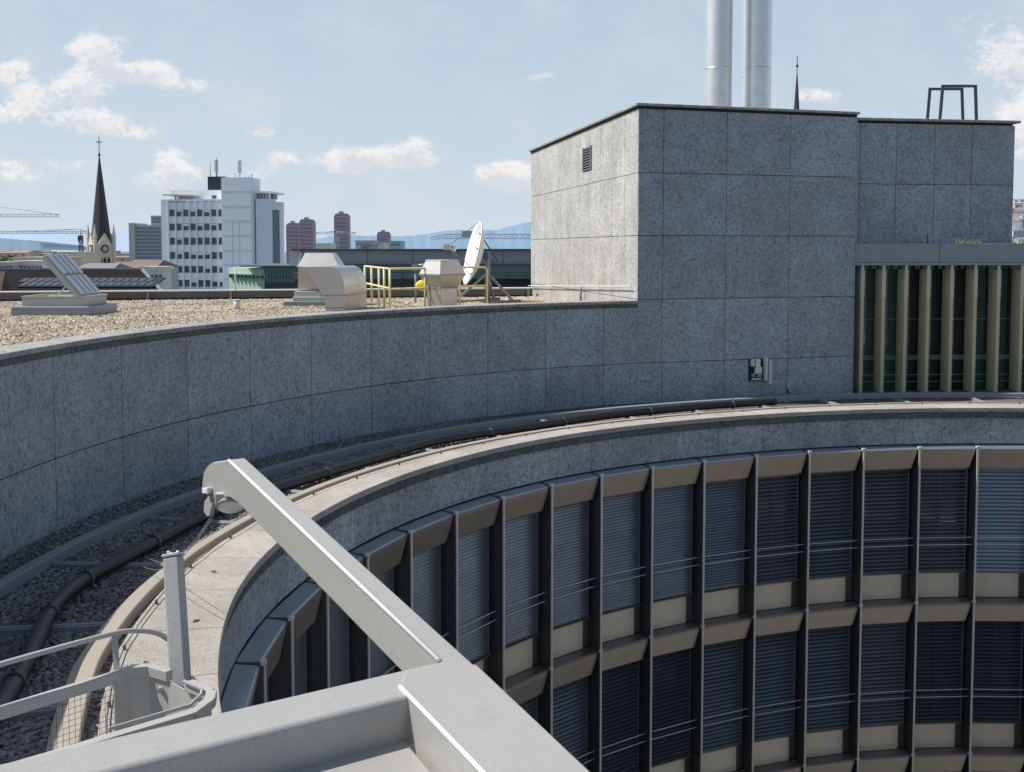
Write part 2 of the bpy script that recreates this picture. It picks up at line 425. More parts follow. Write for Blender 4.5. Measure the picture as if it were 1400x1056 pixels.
def blindmesh(tilt,drop=3.13,pitch=.096,mat='blind',jit=2.5,ch_=.104):
    b=MB(); z=-.62; ch=ch_
    b.box(-hw+.12,hw-.12,.0,.08,-.60,-.555)
    while z>-drop:
        t=R(tilt+random.uniform(-jit,jit)); c,s_=math.cos(t)*ch/2,math.sin(t)*ch/2; xa,xb=-hw+.13,hw-.13
        yc=.04; sag=random.uniform(-.002,.002)
        # crowned slat: low edge towards the court
        b.add([(xa,yc-c,z-s_),(xb,yc-c,z-s_+sag),(xb,yc-.004,z+.009+sag),(xa,yc-.004,z+.009),(xb,yc+c,z+s_+sag),(xa,yc+c,z+s_)],[(0,1,2,3),(3,2,4,5)],True)
        z-=pitch
    b.box(-hw+.13,hw-.13,.02,.06,z-.0,z+.03)
    return b.build('blind',M[mat],None)
blinds=[blindmesh(62,pitch=.068,ch_=.076),blindmesh(56,mat='blind3'),blindmesh(40),blindmesh(30,mat='blind2'),blindmesh(22),blindmesh(54,pitch=.068,ch_=.076)]
protos=[canopy,canopy2,spand,wglass,frame0,guide0]+blinds
Rl=fac.location
for k in range(K0,K1):
    a=PK[k]; b=PK[k+1]; mid=Vector(((a[0]+b[0])/2,(a[1]+b[1])/2,0)); dx=Vector((a[0]-b[0],a[1]-b[1],0)); ang=math.atan2(dx.y,dx.x); sc=dx.length/WB
    for fl in range(NF):
        base=Vector((mid.x,mid.y,ZT-fl*FH))
        def put(pr,par,first):
            o=pr.copy(); col.objects.link(o); o.parent=par
            if first: o.location=base-Rl; o.rotation_euler=(0,0,ang); o.scale=(sc,1,1)
            return o
        put(canopy if fl==0 else canopy2,fac,True); put(spand,fac,True); w=put(wglass,fac,True)
        put(frame0,w,False); put(guide0,w,False)
        if fl==0: bi={-1:1,0:3,1:2,2:2,3:3,4:5,5:0}.get(k,0 if k>5 else 1)
        elif fl==1: bi={-1:4,0:4,1:3,2:2,3:2,4:2,5:4,6:4,7:2}.get(k,2)
        else: bi=random.choice([2,4,4])
        put(blinds[bi],w,False)
for p in protos: bpy.data.objects.remove(p)
# pillars
for k in range(K0,K1+1):
    x,y,s=PK[k]; w=nrm(s); t=(-w[1],w[0])
    o=Vector((x,y,0)); wv=Vector((w[0],w[1],0)); tv=Vector((t[0],t[1],0))
    mb=MB(); mb.obox(o-tv*.022-wv*.27+Vector((0,0,ZT-NF*FH-.2)),tv*.044,wv*.46,(0,0,NF*FH+.195))
    pl=mb.build('pillar',M['bronze_dk'],fac,bevel=.004,segs=1)
    mb=MB(); mb.obox(o-tv*.024-wv*.292+Vector((0,0,ZT-NF*FH-.2)),tv*.048,wv*.02,(0,0,NF*FH+.21))
    for fl in range(NF):
        mb.obox(o-tv*.045-wv*.30+Vector((0,0,ZT-fl*FH-.03)),tv*.09,wv*.06,(0,0,.05))
    mb.build('edge_strip',M['pil_edge'],pl)
# safety cables
for fl in range(NF):
    for dz in (-2.28,-2.46):
        mb=MB(); mb.tube([(PK[k][0]-nrm(PK[k][2])[0]*.10,PK[k][1]-nrm(PK[k][2])[1]*.10,ZT-fl*FH+dz) for k in range(K0,K1+1)],.011,6)
        mb.build('safety_cable',M['cable'],fac)
# lower storeys and inner body
mb=MB(); mb.sweep([(.23,0),(.55,0),(.55,-(CZ-Hfac)),(.23,-(CZ-Hfac))],frames(sE0,sE1,0,ZT-.0,.4)); mb.build('inner_wall',M['dark'],fac)
mb=MB(); mb.sweep([(.0,0),(.225,0),(.225,-(ZT-NF*FH)),(.0,-(ZT-NF*FH))],frames(sE0,sE1,0,ZT-NF*FH-.2,.4)); mb.build('plinth_wall',M['granite'],fac)

# the rest of the round court, behind and to the right of the viewer
def band(name,prof,z,mat,s0=-53.5,s1=None,step=.6):
    s1=sE0-.02 if s1 is None else s1
    mb=MB(); mb.sweep(prof,frames(s0,s1,0,z,step)); return mb.build(name,mat,fac)
band('far_band',[(.06,-.25),(.5,-.25),(.5,-(Hfac-Hcop)),(.06,-(Hfac-Hcop))],CZ-Hcop,M['granite_b'])
band('far_coping',[(-.02,0),(.6,0),(.6,-.1),(.06,-.1),(-.02,-.1)],CZ-Hcop,M['coping'])
for fl in range(NF+2):
    z_=ZT-fl*FH
    band('far_canopy',[(.07,-.004),(-.17,-.06),(-.215,-.13),(-.13,-.535),(.10,-.575)],z_,M['bronze_top'])
    band('far_blinds',[(.04,-.58),(.12,-.58),(.12,-3.16),(.04,-3.16)],z_,M['blind2'])
    band('far_spandrel',[(.02,-3.17),(.12,-3.17),(.12,-3.82),(.02,-3.82)],z_,M['spandrel'])
band('far_base',[(.0,0),(.3,0),(.3,-(ZT-(NF+2)*FH)),(.0,-(ZT-(NF+2)*FH))],ZT-(NF+2)*FH,M['granite'])
for i,s_ in enumerate(np.arange(-53,sE0-.8,DS)):
    x,y=cpt(s_,0); w=nrm(s_); wv=Vector((w[0],w[1],0)); tv=Vector((-w[1],w[0],0)); o=Vector((float(x),float(y),0))
    mb=MB(); mb.obox(o-tv*.025-wv*.28+Vector((0,0,ZT-(NF+2)*FH)),tv*.05,wv*.36,(0,0,(NF+2)*FH)); mb.build('pillar',M['bronze_dk'],fac)
vs=[];fs=[]
for i,s_ in enumerate(np.arange(-53.5,sE0,.6)):
    for o in (.5,4.4):
        x,y=cpt(s_,o); vs.append((float(x),float(y),CZ-Hter))
    if i: fs.append((2*i-2,2*i-1,2*i+1,2*i))
mb=MB(); mb.add(vs,fs); struct(mb.build('terrace_far_side',M['tgravel'],fixn=True))

# ------------------------------------------------------------------ terrace ring
mb=MB()
vs=[];fs=[];sv=np.arange(sE0,29.9,.25)
for i,s in enumerate(sv):
    for o in (float(off('irail',s))-.25, 6.5 if s<sA else float(off('wall',s))+.3):
        x,y=cpt(s,o); vs.append((float(x),float(y),CZ-Hter))
    if i: fs.append((2*i-2,2*i-1,2*i+1,2*i))
mb.add(vs,fs); struct(mb.build('terrace_floor',M['tgravel'],fixn=True))
def pebbles(name,pts,size,mat,z):
    # icosahedron pebbles squashed and turned at random
    ph=(1+5**.5)/2
    iv=np.array([(-1,ph,0),(1,ph,0),(-1,-ph,0),(1,-ph,0),(0,-1,ph),(0,1,ph),(0,-1,-ph),(0,1,-ph),(ph,0,-1),(ph,0,1),(-ph,0,-1),(-ph,0,1)])/1.9
    ifc=np.array([(0,11,5),(0,5,1),(0,1,7),(0,7,10),(0,10,11),(1,5,9),(5,11,4),(11,10,2),(10,7,6),(7,1,8),(3,9,4),(3,4,2),(3,2,6),(3,6,8),(3,8,9),(4,9,5),(2,4,11),(6,2,10),(8,6,7),(9,8,1)])
    n=len(pts); sz=size*rng.uniform(.55,1.25,(n,1,1))
    sc=np.concatenate([rng.uniform(.8,1.3,(n,1,1)),rng.uniform(.7,1.1,(n,1,1)),rng.uniform(.45,.75,(n,1,1))],2)
    v=iv[None]*sc*sz*.5*rng.uniform(.85,1.15,(n,12,1))
    a=rng.uniform(0,6.28,n); b=rng.uniform(-.5,.5,n)
    ca,sa,cb,sb=np.cos(a)[:,None],np.sin(a)[:,None],np.cos(b)[:,None],np.sin(b)[:,None]
    X=v[:,:,0]*cb-v[:,:,2]*sb; Z=v[:,:,0]*sb+v[:,:,2]*cb; Y=v[:,:,1]
    X2=X*ca-Y*sa; Y2=X*sa+Y*ca
    V=np.stack([X2+pts[:,0:1],Y2+pts[:,1:2],Z+z+sz[:,:,0]*.12],2).reshape(-1,3)
    Fc=(ifc[None]+np.arange(n)[:,None,None]*12).reshape(-1)
    me=bpy.data.meshes.new(name); me.vertices.add(n*12); me.vertices.foreach_set('co',V.reshape(-1).astype('f'))
    me.loops.add(n*60); me.loops.foreach_set('vertex_index',Fc.astype('i')); me.polygons.add(n*20)
    me.polygons.foreach_set('loop_start',np.arange(n*20,dtype='i')*3); me.polygons.foreach_set('loop_total',np.full(n*20,3,'i'))
    me.polygons.foreach_set('use_smooth',np.ones(n*20,bool))
    me.materials.append(mat); me.update(); me.validate()
    o=bpy.data.objects.new(name,me); col.objects.link(o); o['kind']='stuff'; return o
n=42000; s=rng.uniform(11,27.5,n); u=rng.uniform(0,1,n)
lo=off('irail',s)-.1; hi=off('wall',s)-.02; x,y=cpt(s,lo+(hi-lo)*u)
o=pebbles('gravel',np.stack([x,y],1),.062,M['tpeb'],CZ-Hter); tag(o,'loose grey pebbles covering the terrace between the two curved rails','gravel')

# ------------------------------------------------------------------ rails
def railthing(name,key,s0,s1,w,h,mat,label,lip):
    x,y=cpt((s0+s1)/2,0); r=empty(name,(float(x),float(y),CZ-Hter),label,'rail')
    fr=[]
    for s in np.arange(s0,s1,.2):
        x,y=cpt(s,float(off(key,s))); fr.append(((float(x),float(y),CZ-Hcop+.0),nrm(s)))
    mb=MB(); mb.sweep([(0,-.01),(.012,0),(w-.012,0),(w,-.01),(w,-h),(0,-h)],fr)
    mb.build('track',M[mat],r)
    mb=MB(); mb.sweep([(w+lip,-h+.045),(w+lip+.10,-h+.045),(w+lip+.10,-h),(w+lip,-h)],fr); mb.build('foot_flange',M[mat],r)
    for s in np.arange(s0+.7,s1,1.9):
        x,y=cpt(s,float(off(key,s))); wv=Vector((*nrm(s),0)); tv=Vector((-wv.y,wv.x,0)); o=Vector((float(x),float(y),CZ-Hter-.01))
        mb=MB(); mb.obox(o-tv*.05-wv*.05,tv*.1,wv*(w+.1),(0,0,.055)); mb.build('foot_plate',M['zinc'],r)
    return r
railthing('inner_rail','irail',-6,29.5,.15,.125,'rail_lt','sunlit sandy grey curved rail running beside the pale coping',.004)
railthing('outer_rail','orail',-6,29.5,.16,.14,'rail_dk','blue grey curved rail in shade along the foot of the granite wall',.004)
n=0
for i,s in enumerate(np.arange(-4.0,28,1.83)):
    xa,ya=cpt(s,float(off('irail',s))+.155); xb,yb=cpt(s+.0,float(off('orail',s))-.005)
    mb=MB(); mb.beam((float(xa),float(ya),CZ-Hter+.03),(float(xb),float(yb),CZ-Hter+.03),.11,.07)
    mb.beam((float(xa),float(ya),CZ-Hter+.07),(float(xb),float(yb),CZ-Hter+.07),.05,.012)
    o=mb.build('cross_tie',M['rail_dk'],None,bevel=.006,segs=1); tag(o,'flat grey metal cross tie lying in the gravel between the two rails','cross tie','ties between the curved rails')
# black pipe
pp=[(-25,1010),(10,949),(37,902),(64,845),(84,818),(118,791),(168,764),(219,737),(270,710),(330,683),(420,655),(470,640),(523,625),(587,605.5),(660,593),(715,585.5),(771,577),(830,568.5),(900,561.5),(960,556),(1020,552),(1060,549.5)]
pw=[ath(a,b,3.93) for a,b in pp]
def smoothpath(P,n=6):
    out=[]
    for i in range(len(P)-1):
        p0=P[max(i-1,0)];p1=P[i];p2=P[i+1];p3=P[min(i+2,len(P)-1)]
        for k in range(n):
            t=k/n; out.append(.5*((2*p1)+(p2-p0)*t+(2*p0-5*p1+4*p2-p3)*t*t+(3*p1-p0-3*p2+p3)*t**3))
    out.append(P[-1]); return out
pw=smoothpath(pw,6)
rp=empty('drain_pipe',pw[40]-Vector((0,0,.1)),'thick black pipe snaking between the curved rails with narrow clamps','pipe')
mb=MB(); mb.tube(pw,.088,16); mb.build('pipe_run',M['pipe'],rp)
for i in range(8,len(pw)-2,11):
    d=(pw[i+1]-pw[i]).normalized(); mb=MB(); mb.tube([pw[i]-d*.025,pw[i]+d*.025],.102,16); mb.beam(pw[i]+Vector((0,0,-.14)),pw[i]+Vector((0,0,.14)),.03,.03,d); mb.build('clamp',M['clamp'],rp)
# lightning wire along the coping
def wire(name,offs,s0,s1,z,r,mat,label,hold):
    pts=[];
    for s in np.arange(s0,s1,.3):
        x,y=cpt(s,float(offs(s))+random.uniform(-.012,.012)); pts.append((float(x),float(y),z+random.uniform(-.004,.004)))
    rt=empty(name,pts[len(pts)//2],label,'wire')
    mb=MB(); mb.tube(pts,r,6); mb.build('wire_run',M[mat],rt)
    for i in range(2,len(pts),hold):
        p=Vector(pts[i]); mb=MB(); mb.box(p.x-.014,p.x+.014,p.y-.014,p.y+.014,p.z-.035,p.z+.012); mb.build('holder',M['clamp'],rt,bevel=.004,segs=1)
wire('lightning_wire',lambda s:off('irail',s)-.20,-5,28,CZ-Hcop+.035,.006,'iron','thin lightning wire on small holders along the sunlit coping',4)

# ------------------------------------------------------------------ tall curved granite wall
wx,wy=wpt(LAB+12)
wall=empty('curved_wall',(wx,wy,CZ-Hter),'tall curved granite clad wall in shade behind the black pipe','wall')
TEND=wl[-1]-.1
mb=MB(); mb.sweep([(.045,0),(.35,0),(.35,-(Hter-Hwt)),(.045,-(Hter-Hwt))],[((o[0],o[1],CZ-Hwt-.09),w) for o,w in wframes(LAB+.02,TEND,0,.4)]); mb.build('core',M['backing'],wall)
TJ=0.0
# joints: first at pixel column 905
tj=[t for t in np.linspace(0,LAB,800)]; t905=min(tj,key=lambda t:abs(colpx(*wpt(t),3)-905)); 
joints=[t905]
while joints[-1]<TEND: joints.append(joints[-1]+1.72)
joints[-1]=TEND
g_=.008
mb=MB()
def panel(mb,t0,t1,h0,h1,front=0.0,d=.045):
    fr=wframes(t0+g_,t1-g_,CZ-h0-g_,.4); mb.sweep([(front,0),(d,0),(d,-(h1-h0)+2*g_),(front,-(h1-h0)+2*g_)],fr)
for i in range(len(joints)-1):
    t0,t1=joints[i],joints[i+1]
    if t0<LAB: t0u=max(t0,LAB)
    else: t0u=t0
    if t0<LAB and t1>LAB:   # split where the box begins so each thing keeps its own stone
        panel(mb,LAB,t1,Hwt+.17,3.0); panel(mb,LAB,t1,3.0,Hter+.05)
    else:
        panel(mb,t0,t1,Hwt+.17,3.0); panel(mb,t0,t1,3.0,Hter+.05)
mb.build('stone_cladding',M['granite'],wall)
mb=MB(); t=LAB+.01
while t<TEND:
    e=min(t+.62,TEND); mb.sweep([(-.07,0),(.50,0),(.50,-.075),(-.07,-.075)],wframes(t+.003,e-.003,CZ-Hwt,.4)); t=e
cpw=mb.build('coping',M['cop_mid'],wall,bevel=.008,segs=1)
mb=MB(); mb.sweep([(-.035,0),(.30,0),(.30,-.09),(-.035,-.09)],wframes(LAB+.01,TEND,CZ-Hwt-.077,.4)); mb.build('drip_moulding',M['granite_dark'],wall)

# ------------------------------------------------------------------ granite box (plant room)
vL=Vector(((417-PX)/F,1.0,0)).normalized()
DL=12.87; C_=A+vL*DL; ZB=3.62
box=empty('plant_room',((A.x+B.x)/2,(A.y+B.y)/2,CZ-Hter),'granite clad rooftop block with a sunlit side face and two steel flues on top','building')
up=Vector((0,0,1)); inn=-nAB
mb=MB(); 
pA=A+inn*.045+vL*0; 
nL=Vector((-vL.y,vL.x,0))      # pointing to the left (sunlit side)
q0=A-nL*.045+inn*.045; q1=B+inn*.045; q2=B+vL*DL; q3=C_-nL*.045
mb.prism([(p.x,p.y,CZ-Hter) for p in (q0,q1,q2,q3)],(0,0,Hter+ZB-.02)); mb.build('core',M['backing'],box)
rows=[(3.0,Hter+.05),(1.33,3.0),(-.34,1.33),(-1.97,-.34),(-ZB,-1.97)]
us=[0]+[min(np.linspace(0,LAB,900),key=lambda u:abs(colpx((A+tAB*u).x,(A+tAB*u).y,3)-c)) for c in (905,990.5,1076.5)]+[LAB]
mb=MB()
for h1,h2 in rows:
    for u0,u1 in zip(us[:-1],us[1:]):
        a=A+tAB*(u0+(g_ if u0>0 else 0)); L_=u1-u0-g_*(2 if u0>0 else 1)
        mb.obox((a.x,a.y,CZ-h2+g_),tAB*L_,inn*.043,(0,0,h2-h1-2*g_))
mb.build('front_cladding',M['granite'],box)
mb=MB(); NP=11
for h1,h2 in rows[1:]:
    hb=min(h2,1.9)
    if h1>=1.9: continue
    for i in range(NP):
        a=A+vL*(DL/NP*i+(.0 if i==0 else g_)); L_=DL/NP-g_*2
        if i==0: a=A+inn*0+vL*.045; L_-=.045-g_
        mb.obox((a.x,a.y,CZ-hb+g_),vL*L_,-nL*.043,(0,0,hb-h1-2*g_))
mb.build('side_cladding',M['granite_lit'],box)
# right flank above the low block
mb=MB()
for h1,h2 in rows:
    for i in range(7):
        a=B+vL*(DL/7*i)+Vector((0,0,0)); mb.obox((a.x,a.y,CZ-h2+g_),vL*(DL/7-g_)*.999,nL*-.03,(0,0,h2-h1-2*g_))
mb.build('flank_cladding',M['granite'],box)
mb=MB()
o1=.10
e0=A+nAB*o1+nL*o1; e1=B+nAB*o1-nL*.03; e2=B+vL*DL; e3=C_+nL*o1
mb.prism([(p.x,p.y,CZ+ZB+.065) for p in (e0,e1,e2,e3)],(0,0,.065)); mb.build('coping',M['cop_mid'],box,bevel=.006,segs=1)
f0_=A+nAB*.015+nL*.015; f1_=B+nAB*.015-nL*.0; f3_=C_+nL*.015
mb=MB(); mb.prism([(p.x,p.y,CZ+ZB-.0) for p in (f0_,f1_,e2,f3_)],(0,0,.064)); mb.build('coping_shadow_bed',M['dark'],box)  # dark recessed strip standing for the shadow under the coping slab
# louvre vent in the side face
tv0=3.9; zt=zz(201,30.5); 
cv=A+vL*4.45+nL*.004
vent_z0=CZ+ (340-233)/1400*(cv.y); vent_z1=CZ+(340-201)/1400*(cv.y)
mb=MB(); vwid=.85
mb.obox((cv.x,cv.y,vent_z0),vL*vwid,nL*.012,(0,0,vent_z1-vent_z0)); vn=mb.build('vent_grille',M['dark'],box)
mb=MB(); nz=9
for i in range(nz):
    z=vent_z0+(vent_z1-vent_z0)*(i+.5)/nz; mb.obox((cv.x+nL.x*.014,cv.y+nL.y*.014,z-.012),vL*vwid,nL*.03,(0,0,.02))
for d in (-.03,vwid): mb.obox((cv.x+vL.x*d+nL.x*.012,cv.y+vL.y*d+nL.y*.012,vent_z0-.02),vL*.03,nL*.035,(0,0,vent_z1-vent_z0+.04))
mb.build('louvre',M['zinc'],vn)
# small access niche with camera gear on the front
def onfront(px,py):
    x,y,z=ray(px,py); dn=nAB; t=(A.dot(dn))/(x*dn.x+y*dn.y); return Vector((x*t,y*t,z*t+CZ))
pn0=onfront(1023,521); pn1=onfront(1043,490)
wn0=(Vector((pn1.x,pn1.y,0))-Vector((pn0.x,pn0.y,0))).length; hn=pn1.z-pn0.z
nic=empty('wall_camera_box',(pn0.x,pn0.y,pn0.z),'small open metal service box with fittings and a hinged flap on the granite front','box')
bp=pn0+nAB*.002
mb=MB(); mb.obox(bp,tAB*wn0,nAB*.012,(0,0,hn)); mb.build('backplate',M['dark'],nic)
mb=MB(); 
mb.obox(bp+tAB*(wn0*1.0),tAB*.06,nAB*.16,(0,0,hn*1.02)); mb.obox(bp+tAB*(wn0+.10)+Vector((0,0,-.08)),tAB*.05,nAB*.22,(0,0,hn*1.08)); mb.build('flap',M['white'],nic,bevel=.004,segs=1)
for a,b,w_,h_,m_ in ((.02,.66,.12,.2,'duct'),(.17,.62,.14,.22,'white'),(.16,.33,.2,.18,'white'),(.05,.05,.3,.05,'duct'),(.06,.18,.1,.1,'zinc'),(.22,.16,.13,.12,'zinc')):
    mb=MB(); mb.obox(bp+tAB*a+nAB*.012+Vector((0,0,b*hn)),tAB*w_,nAB*.09,(0,0,h_)); mb.build('fitting',M[m_],nic,bevel=.006,segs=1)
pn=onfront(1076,538)
mb=MB(); mb.tube([pn+nAB*.05,pn+nAB*.05+Vector((0,0,.32))],.03,8); tag(mb.build('vent_stub',M['duct']),'short upright metal stub pipe at the foot of the granite block','pipe')
# flues
for px,lab,Yf,pr_ in ((981,'leftmost of three tall steel flues rising from the granite block',31.2,18.6),(1036,'rightmost of three tall steel flues rising from the granite block',31.2,17.3),(1029.5,'steel flue almost hidden behind the rightmost flue',32.6,16.6)):
    c=at(px,146,Yf); z0=CZ+ZB+.1; rt=empty('steel_flue',(c.x,c.y,z0),lab,'chimney','steel flues on the granite block')
    r=pr_/1400*Yf
    mb=MB(); prev=z0
    for zj in (CZ+5.4,CZ+8.6,CZ+11.8,CZ+13.5):
        mb.cone(c,r,r,prev,zj-.004,48,caps=False); mb.cone(c,r+.003,r+.003,zj-.03,zj+.012,48); prev=zj+.0
    mb.build('shaft',M['flue'],rt)
    mb=MB(); mb.cone(c,r+.07,r+.03,z0,z0+.12,48); mb.build('base_collar',M['zinc'],rt)
    mb=MB(); mb.cone(c,r+.02,r+.02,CZ+13.5,CZ+13.62,48); mb.build('top_ring',M['zinc'],rt)

# ------------------------------------------------------------------ lower granite block to the right
D0=29.3; fL=Vector((xx(1150,200,29.1),29.1,0)); fR=Vector((xx(1387,200,29.9),29.9,0)); t2=(fR-fL).normalized(); n2=Vector((t2.y,-t2.x,0)); L2=(fR-fL).length
Zt2=(340-172)/1400*29.6; Zb2=(340-331)/1400*29.6-.35
blk=empty('stair_block',((fL.x+fR.x)/2,fL.y,CZ+Zb2),'lower granite clad block topped by two hoop handrails','building')
mb=MB(); 
mb.obox((fL.x-n2.x*.045,fL.y-n2.y*.045,CZ+Zb2),t2*L2,-n2*5,(0,0,Zt2-Zb2-.02)); mb.build('core',M['backing'],blk)
cols=[c for c in (1150,1170,1222,1277.5,1332,1387)]
pos=[ (xx(c,250,29.5)-fL.x)/t2.x for c in cols]; pos[0]=0; pos[-1]=L2
mb=MB(); zj=(340-253)/1400*29.5
for z0,z1 in ((Zb2,zj),(zj,Zt2)):
    for a,b in zip(pos[:-1],pos[1:]):
        o=fL+t2*(a+g_); mb.obox((o.x,o.y,CZ+z0+g_),t2*(b-a-2*g_),-n2*.043,(0,0,z1-z0-2*g_))
mb.build('front_cladding',M['granite'],blk)
mb=MB()
for i in range(4):
    o=fR-n2*(.045+i*1.24); mb.obox((o.x,o.y,CZ+Zb2),t2*.03,-n2*1.23,(0,0,Zt2-Zb2))
mb.build('side_cladding',M['granite'],blk)
mb=MB(); o=fL+n2*.1; mb.obox((o.x,o.y,CZ+Zt2+.06),t2*(L2+.12),-n2*5.2,(0,0,.075)); mb.build('coping',M['cop_mid'],blk,bevel=.01,segs=1)
mb=MB(); o=fL-n2*.03; mb.obox((o.x,o.y,CZ+Zt2),t2*(L2-.05),-n2*4.9,(0,0,.06)); mb.build('coping_shadow_bed',M['dark'],blk)  # coping shadow drawn as a dark strip here too
# hoops
for x0,x0t,x1t,x1,yt,Y,lab in ((1267,1271.5,1315,1317,122,32.2,'lower dark hoop handrail on the far side of the stair block roof'),(1284.5,1289,1333.5,1335,118,30.6,'taller dark hoop handrail at the near edge of the stair block roof')):
    zb=CZ+Zt2+.15
    P=[at(x0,168,Y),at(x0t,yt,Y),at(x1t,yt,Y),at(x1,168,Y)]; P[0].z=zb; P[3].z=zb
    mb=MB(); w=.075
    d=Vector((0,0,w/2))
    mb.beam(P[0],P[1]+d,w,w,(0,1,0)); mb.beam(P[3],P[2]+d,w,w,(0,1,0)); mb.beam(P[1]+Vector((w/2+.001,0,0)),P[2]-Vector((w/2+.001,0,0)),w*.98,w)
    tag(mb.build('hoop_handrail',M['iron'],None,bevel=.006,segs=1),lab,'handrail')

# ------------------------------------------------------------------ glazed hall on the right
gA=B+inn*.06+Vector((0.02,0,0)); tG=Vector((.9985,.055,0)).normalized(); nG=Vector((tG.y,-tG.x,0)); LG=13.0
zf1=(340-333)/1400*28.4; zf0=(340-363)/1400*28.4
hall=empty('glazed_hall',(gA.x+3,gA.y,CZ-Hter),'glazed hall with beige vertical fins behind a grey metal fascia','building')
mb=MB(); x=0
for wseg in (2.45,3.2,3.2,3.2,3.2):
    o=gA+tG*(x+.004); mb.obox((o.x,o.y,CZ+zf0+.075),tG*(wseg-.012),-nG*.05,(0,0,zf1-zf0-.075)); x+=wseg
mb.build('fascia',M['fascia'],hall,bevel=.006,segs=1)
mb=MB(); o=gA+nG*.03; mb.obox((o.x,o.y,CZ+zf0),tG*LG,-nG*.5,(0,0,.07)); mb.build('drip_edge',M['fascia'],hall)
mb=MB(); o=gA-nG*.052; mb.obox((o.x,o.y,CZ+zf0+.08),tG*LG,-nG*6,(0,0,zf1-zf0-.09)); mb.build('roof_slab',M['concw'],hall)
gl=gA-nG*.62; Zbt=CZ-4.06
mb=MB(); mb.obox((gl.x-nG.x*.03,gl.y-nG.y*.03,Zbt),tG*LG,-nG*.03,(0,0,CZ+zf0-Zbt)); mb.build('inner_wall',M['dark'],hall)
for i,u in enumerate(np.arange(0,LG-.3,.32)):
    o=gl+tG*u; mb=MB(); mb.obox((o.x,o.y,Zbt),tG*.315,-nG*.02,(0,0,CZ+zf0-Zbt-.002)); mb.build('glass_pane',M[['gglass','gglass2','gglass3'][random.choice([0,0,1,2])]],hall)
fpx=[1181,1210,1240.5,1271,1303,1335,1367,1399,1431,1463,1495,1527]
for i,c in enumerate(fpx):
    # find position along line whose front edge projects at column c
    u=min(np.linspace(0,LG,1600),key=lambda u:abs(colpx((gA+tG*u-nG*.08).x,(gA+tG*u-nG*.08).y,2)-c))
    o=gA+tG*(u-.1)-nG*.08
    mb=MB(); mb.obox((o.x,o.y,Zbt),tG*.10,-nG*.48,(0,0,CZ+zf0-Zbt-.12)); f=mb.build('fin',M['fin'],hall,bevel=.004,segs=1)
    mb=MB(); mb.obox((o.x-.006,o.y-.006,CZ-1.38),tG*.112,-nG*.30,(0,0,CZ+zf0-.125-(CZ-1.38))); mb.build('fin_head',M['finl'],f)
    mb=MB(); mb.obox((o.x+.01,o.y+.02,CZ+zf0-.125),tG*.08,-nG*.1,(0,0,.12)); mb.build('bracket',M['duct'],f)
mb=MB()
for u in np.arange(.3,LG,.64):
    o=gl+tG*u+nG*.002; mb.obox((o.x,o.y,Zbt),tG*.05,nG*.05,(0,0,CZ+zf0-Zbt-.02))
mb.build('mullion',M['mull'],hall)
for h,th,m_ in ((1.45,.03,'mull'),(2.02,.014,'zinc'),(3.18,.14,'gglass2'),(3.45,.03,'mull'),(3.62,.02,'zinc'),(3.82,.02,'zinc')):
    mb=MB(); o=gl+nG*.06; mb.obox((o.x,o.y,CZ-h),tG*LG,nG*.025,(0,0,th)); mb.build('transom',M[m_],hall)
# weeds and stub on the fascia ledge
def weeds(px0,px1,n,Y,seed):
    rr=random.Random(seed); mb=MB()
    for i in range(n):
        p=at(rr.uniform(px0,px1),331,Y+rr.uniform(-.1,.15)); z=CZ+zf1-.02
        for j in range(5):
            a=rr.uniform(0,6.28); l=rr.uniform(.05,.22); q=Vector((p.x+math.cos(a)*l*.5,p.y+math.sin(a)*l*.4,z+l))
            d=Vector((math.sin(a),-math.cos(a),0))*.006
            mb.add([Vector((p.x,p.y,z))-d,Vector((p.x,p.y,z))+d,q],[(0,1,2)])
    return mb.build('dry_weeds',M['weed'])
tag(weeds(1303,1340,40,28.75,1),'tuft of dry yellow weeds growing on the fascia ledge, right of the stub post','weeds','dry weeds on the ledge')
tag(weeds(1222,1262,18,28.75,2),'sparse low dry weeds on the fascia ledge, left of the stub post','weeds','dry weeds on the ledge')
tag(weeds(1384,1400,16,28.8,3),'dry weeds on the fascia ledge past the corner of the stair block','weeds','dry weeds on the ledge')
p=at(1268,331,28.9); mb=MB(); mb.tube([(p.x,p.y,CZ+zf1-.03),(p.x,p.y,CZ+zf1+.22)],.02,8); mb.tube([(p.x,p.y,CZ+zf1+.22),(p.x,p.y,CZ+zf1+.28)],.012,8); tag(mb.build('stub_post',M['iron']),'thin dark stub post on the fascia ledge below the granite block','post')

# ------------------------------------------------------------------ roof deck with pebbles and back parapet
pc0=at(-260,396,33.5); pc1=at(728,394,38.2)
bd=Vector((pc1.x-pc0.x,pc1.y-pc0.y,0)).normalized()
mb=MB(); pts=[]
for t in np.arange(LAB,TEND,.3):
    x,y=wpt(t); w=wn(t); pts.append((x+w[0]*.4,y+w[1]*.4,CZ-Hroof))
pts2=[pts[-1],(pts[-1][0]-16,pts[-1][1],CZ-Hroof),(pc0.x-8,pc0.y-.4,CZ-Hroof),(pc0.x,pc0.y,CZ-Hroof),(pc1.x+.6,pc1.y,CZ-Hroof)]
poly=pts+pts2[1:]
cx_=-9;cy_=26
mb.add(poly,[tuple(range(len(poly)))]); 
struct(mb.build('roof_deck',M['rgravel'],fixn=True))
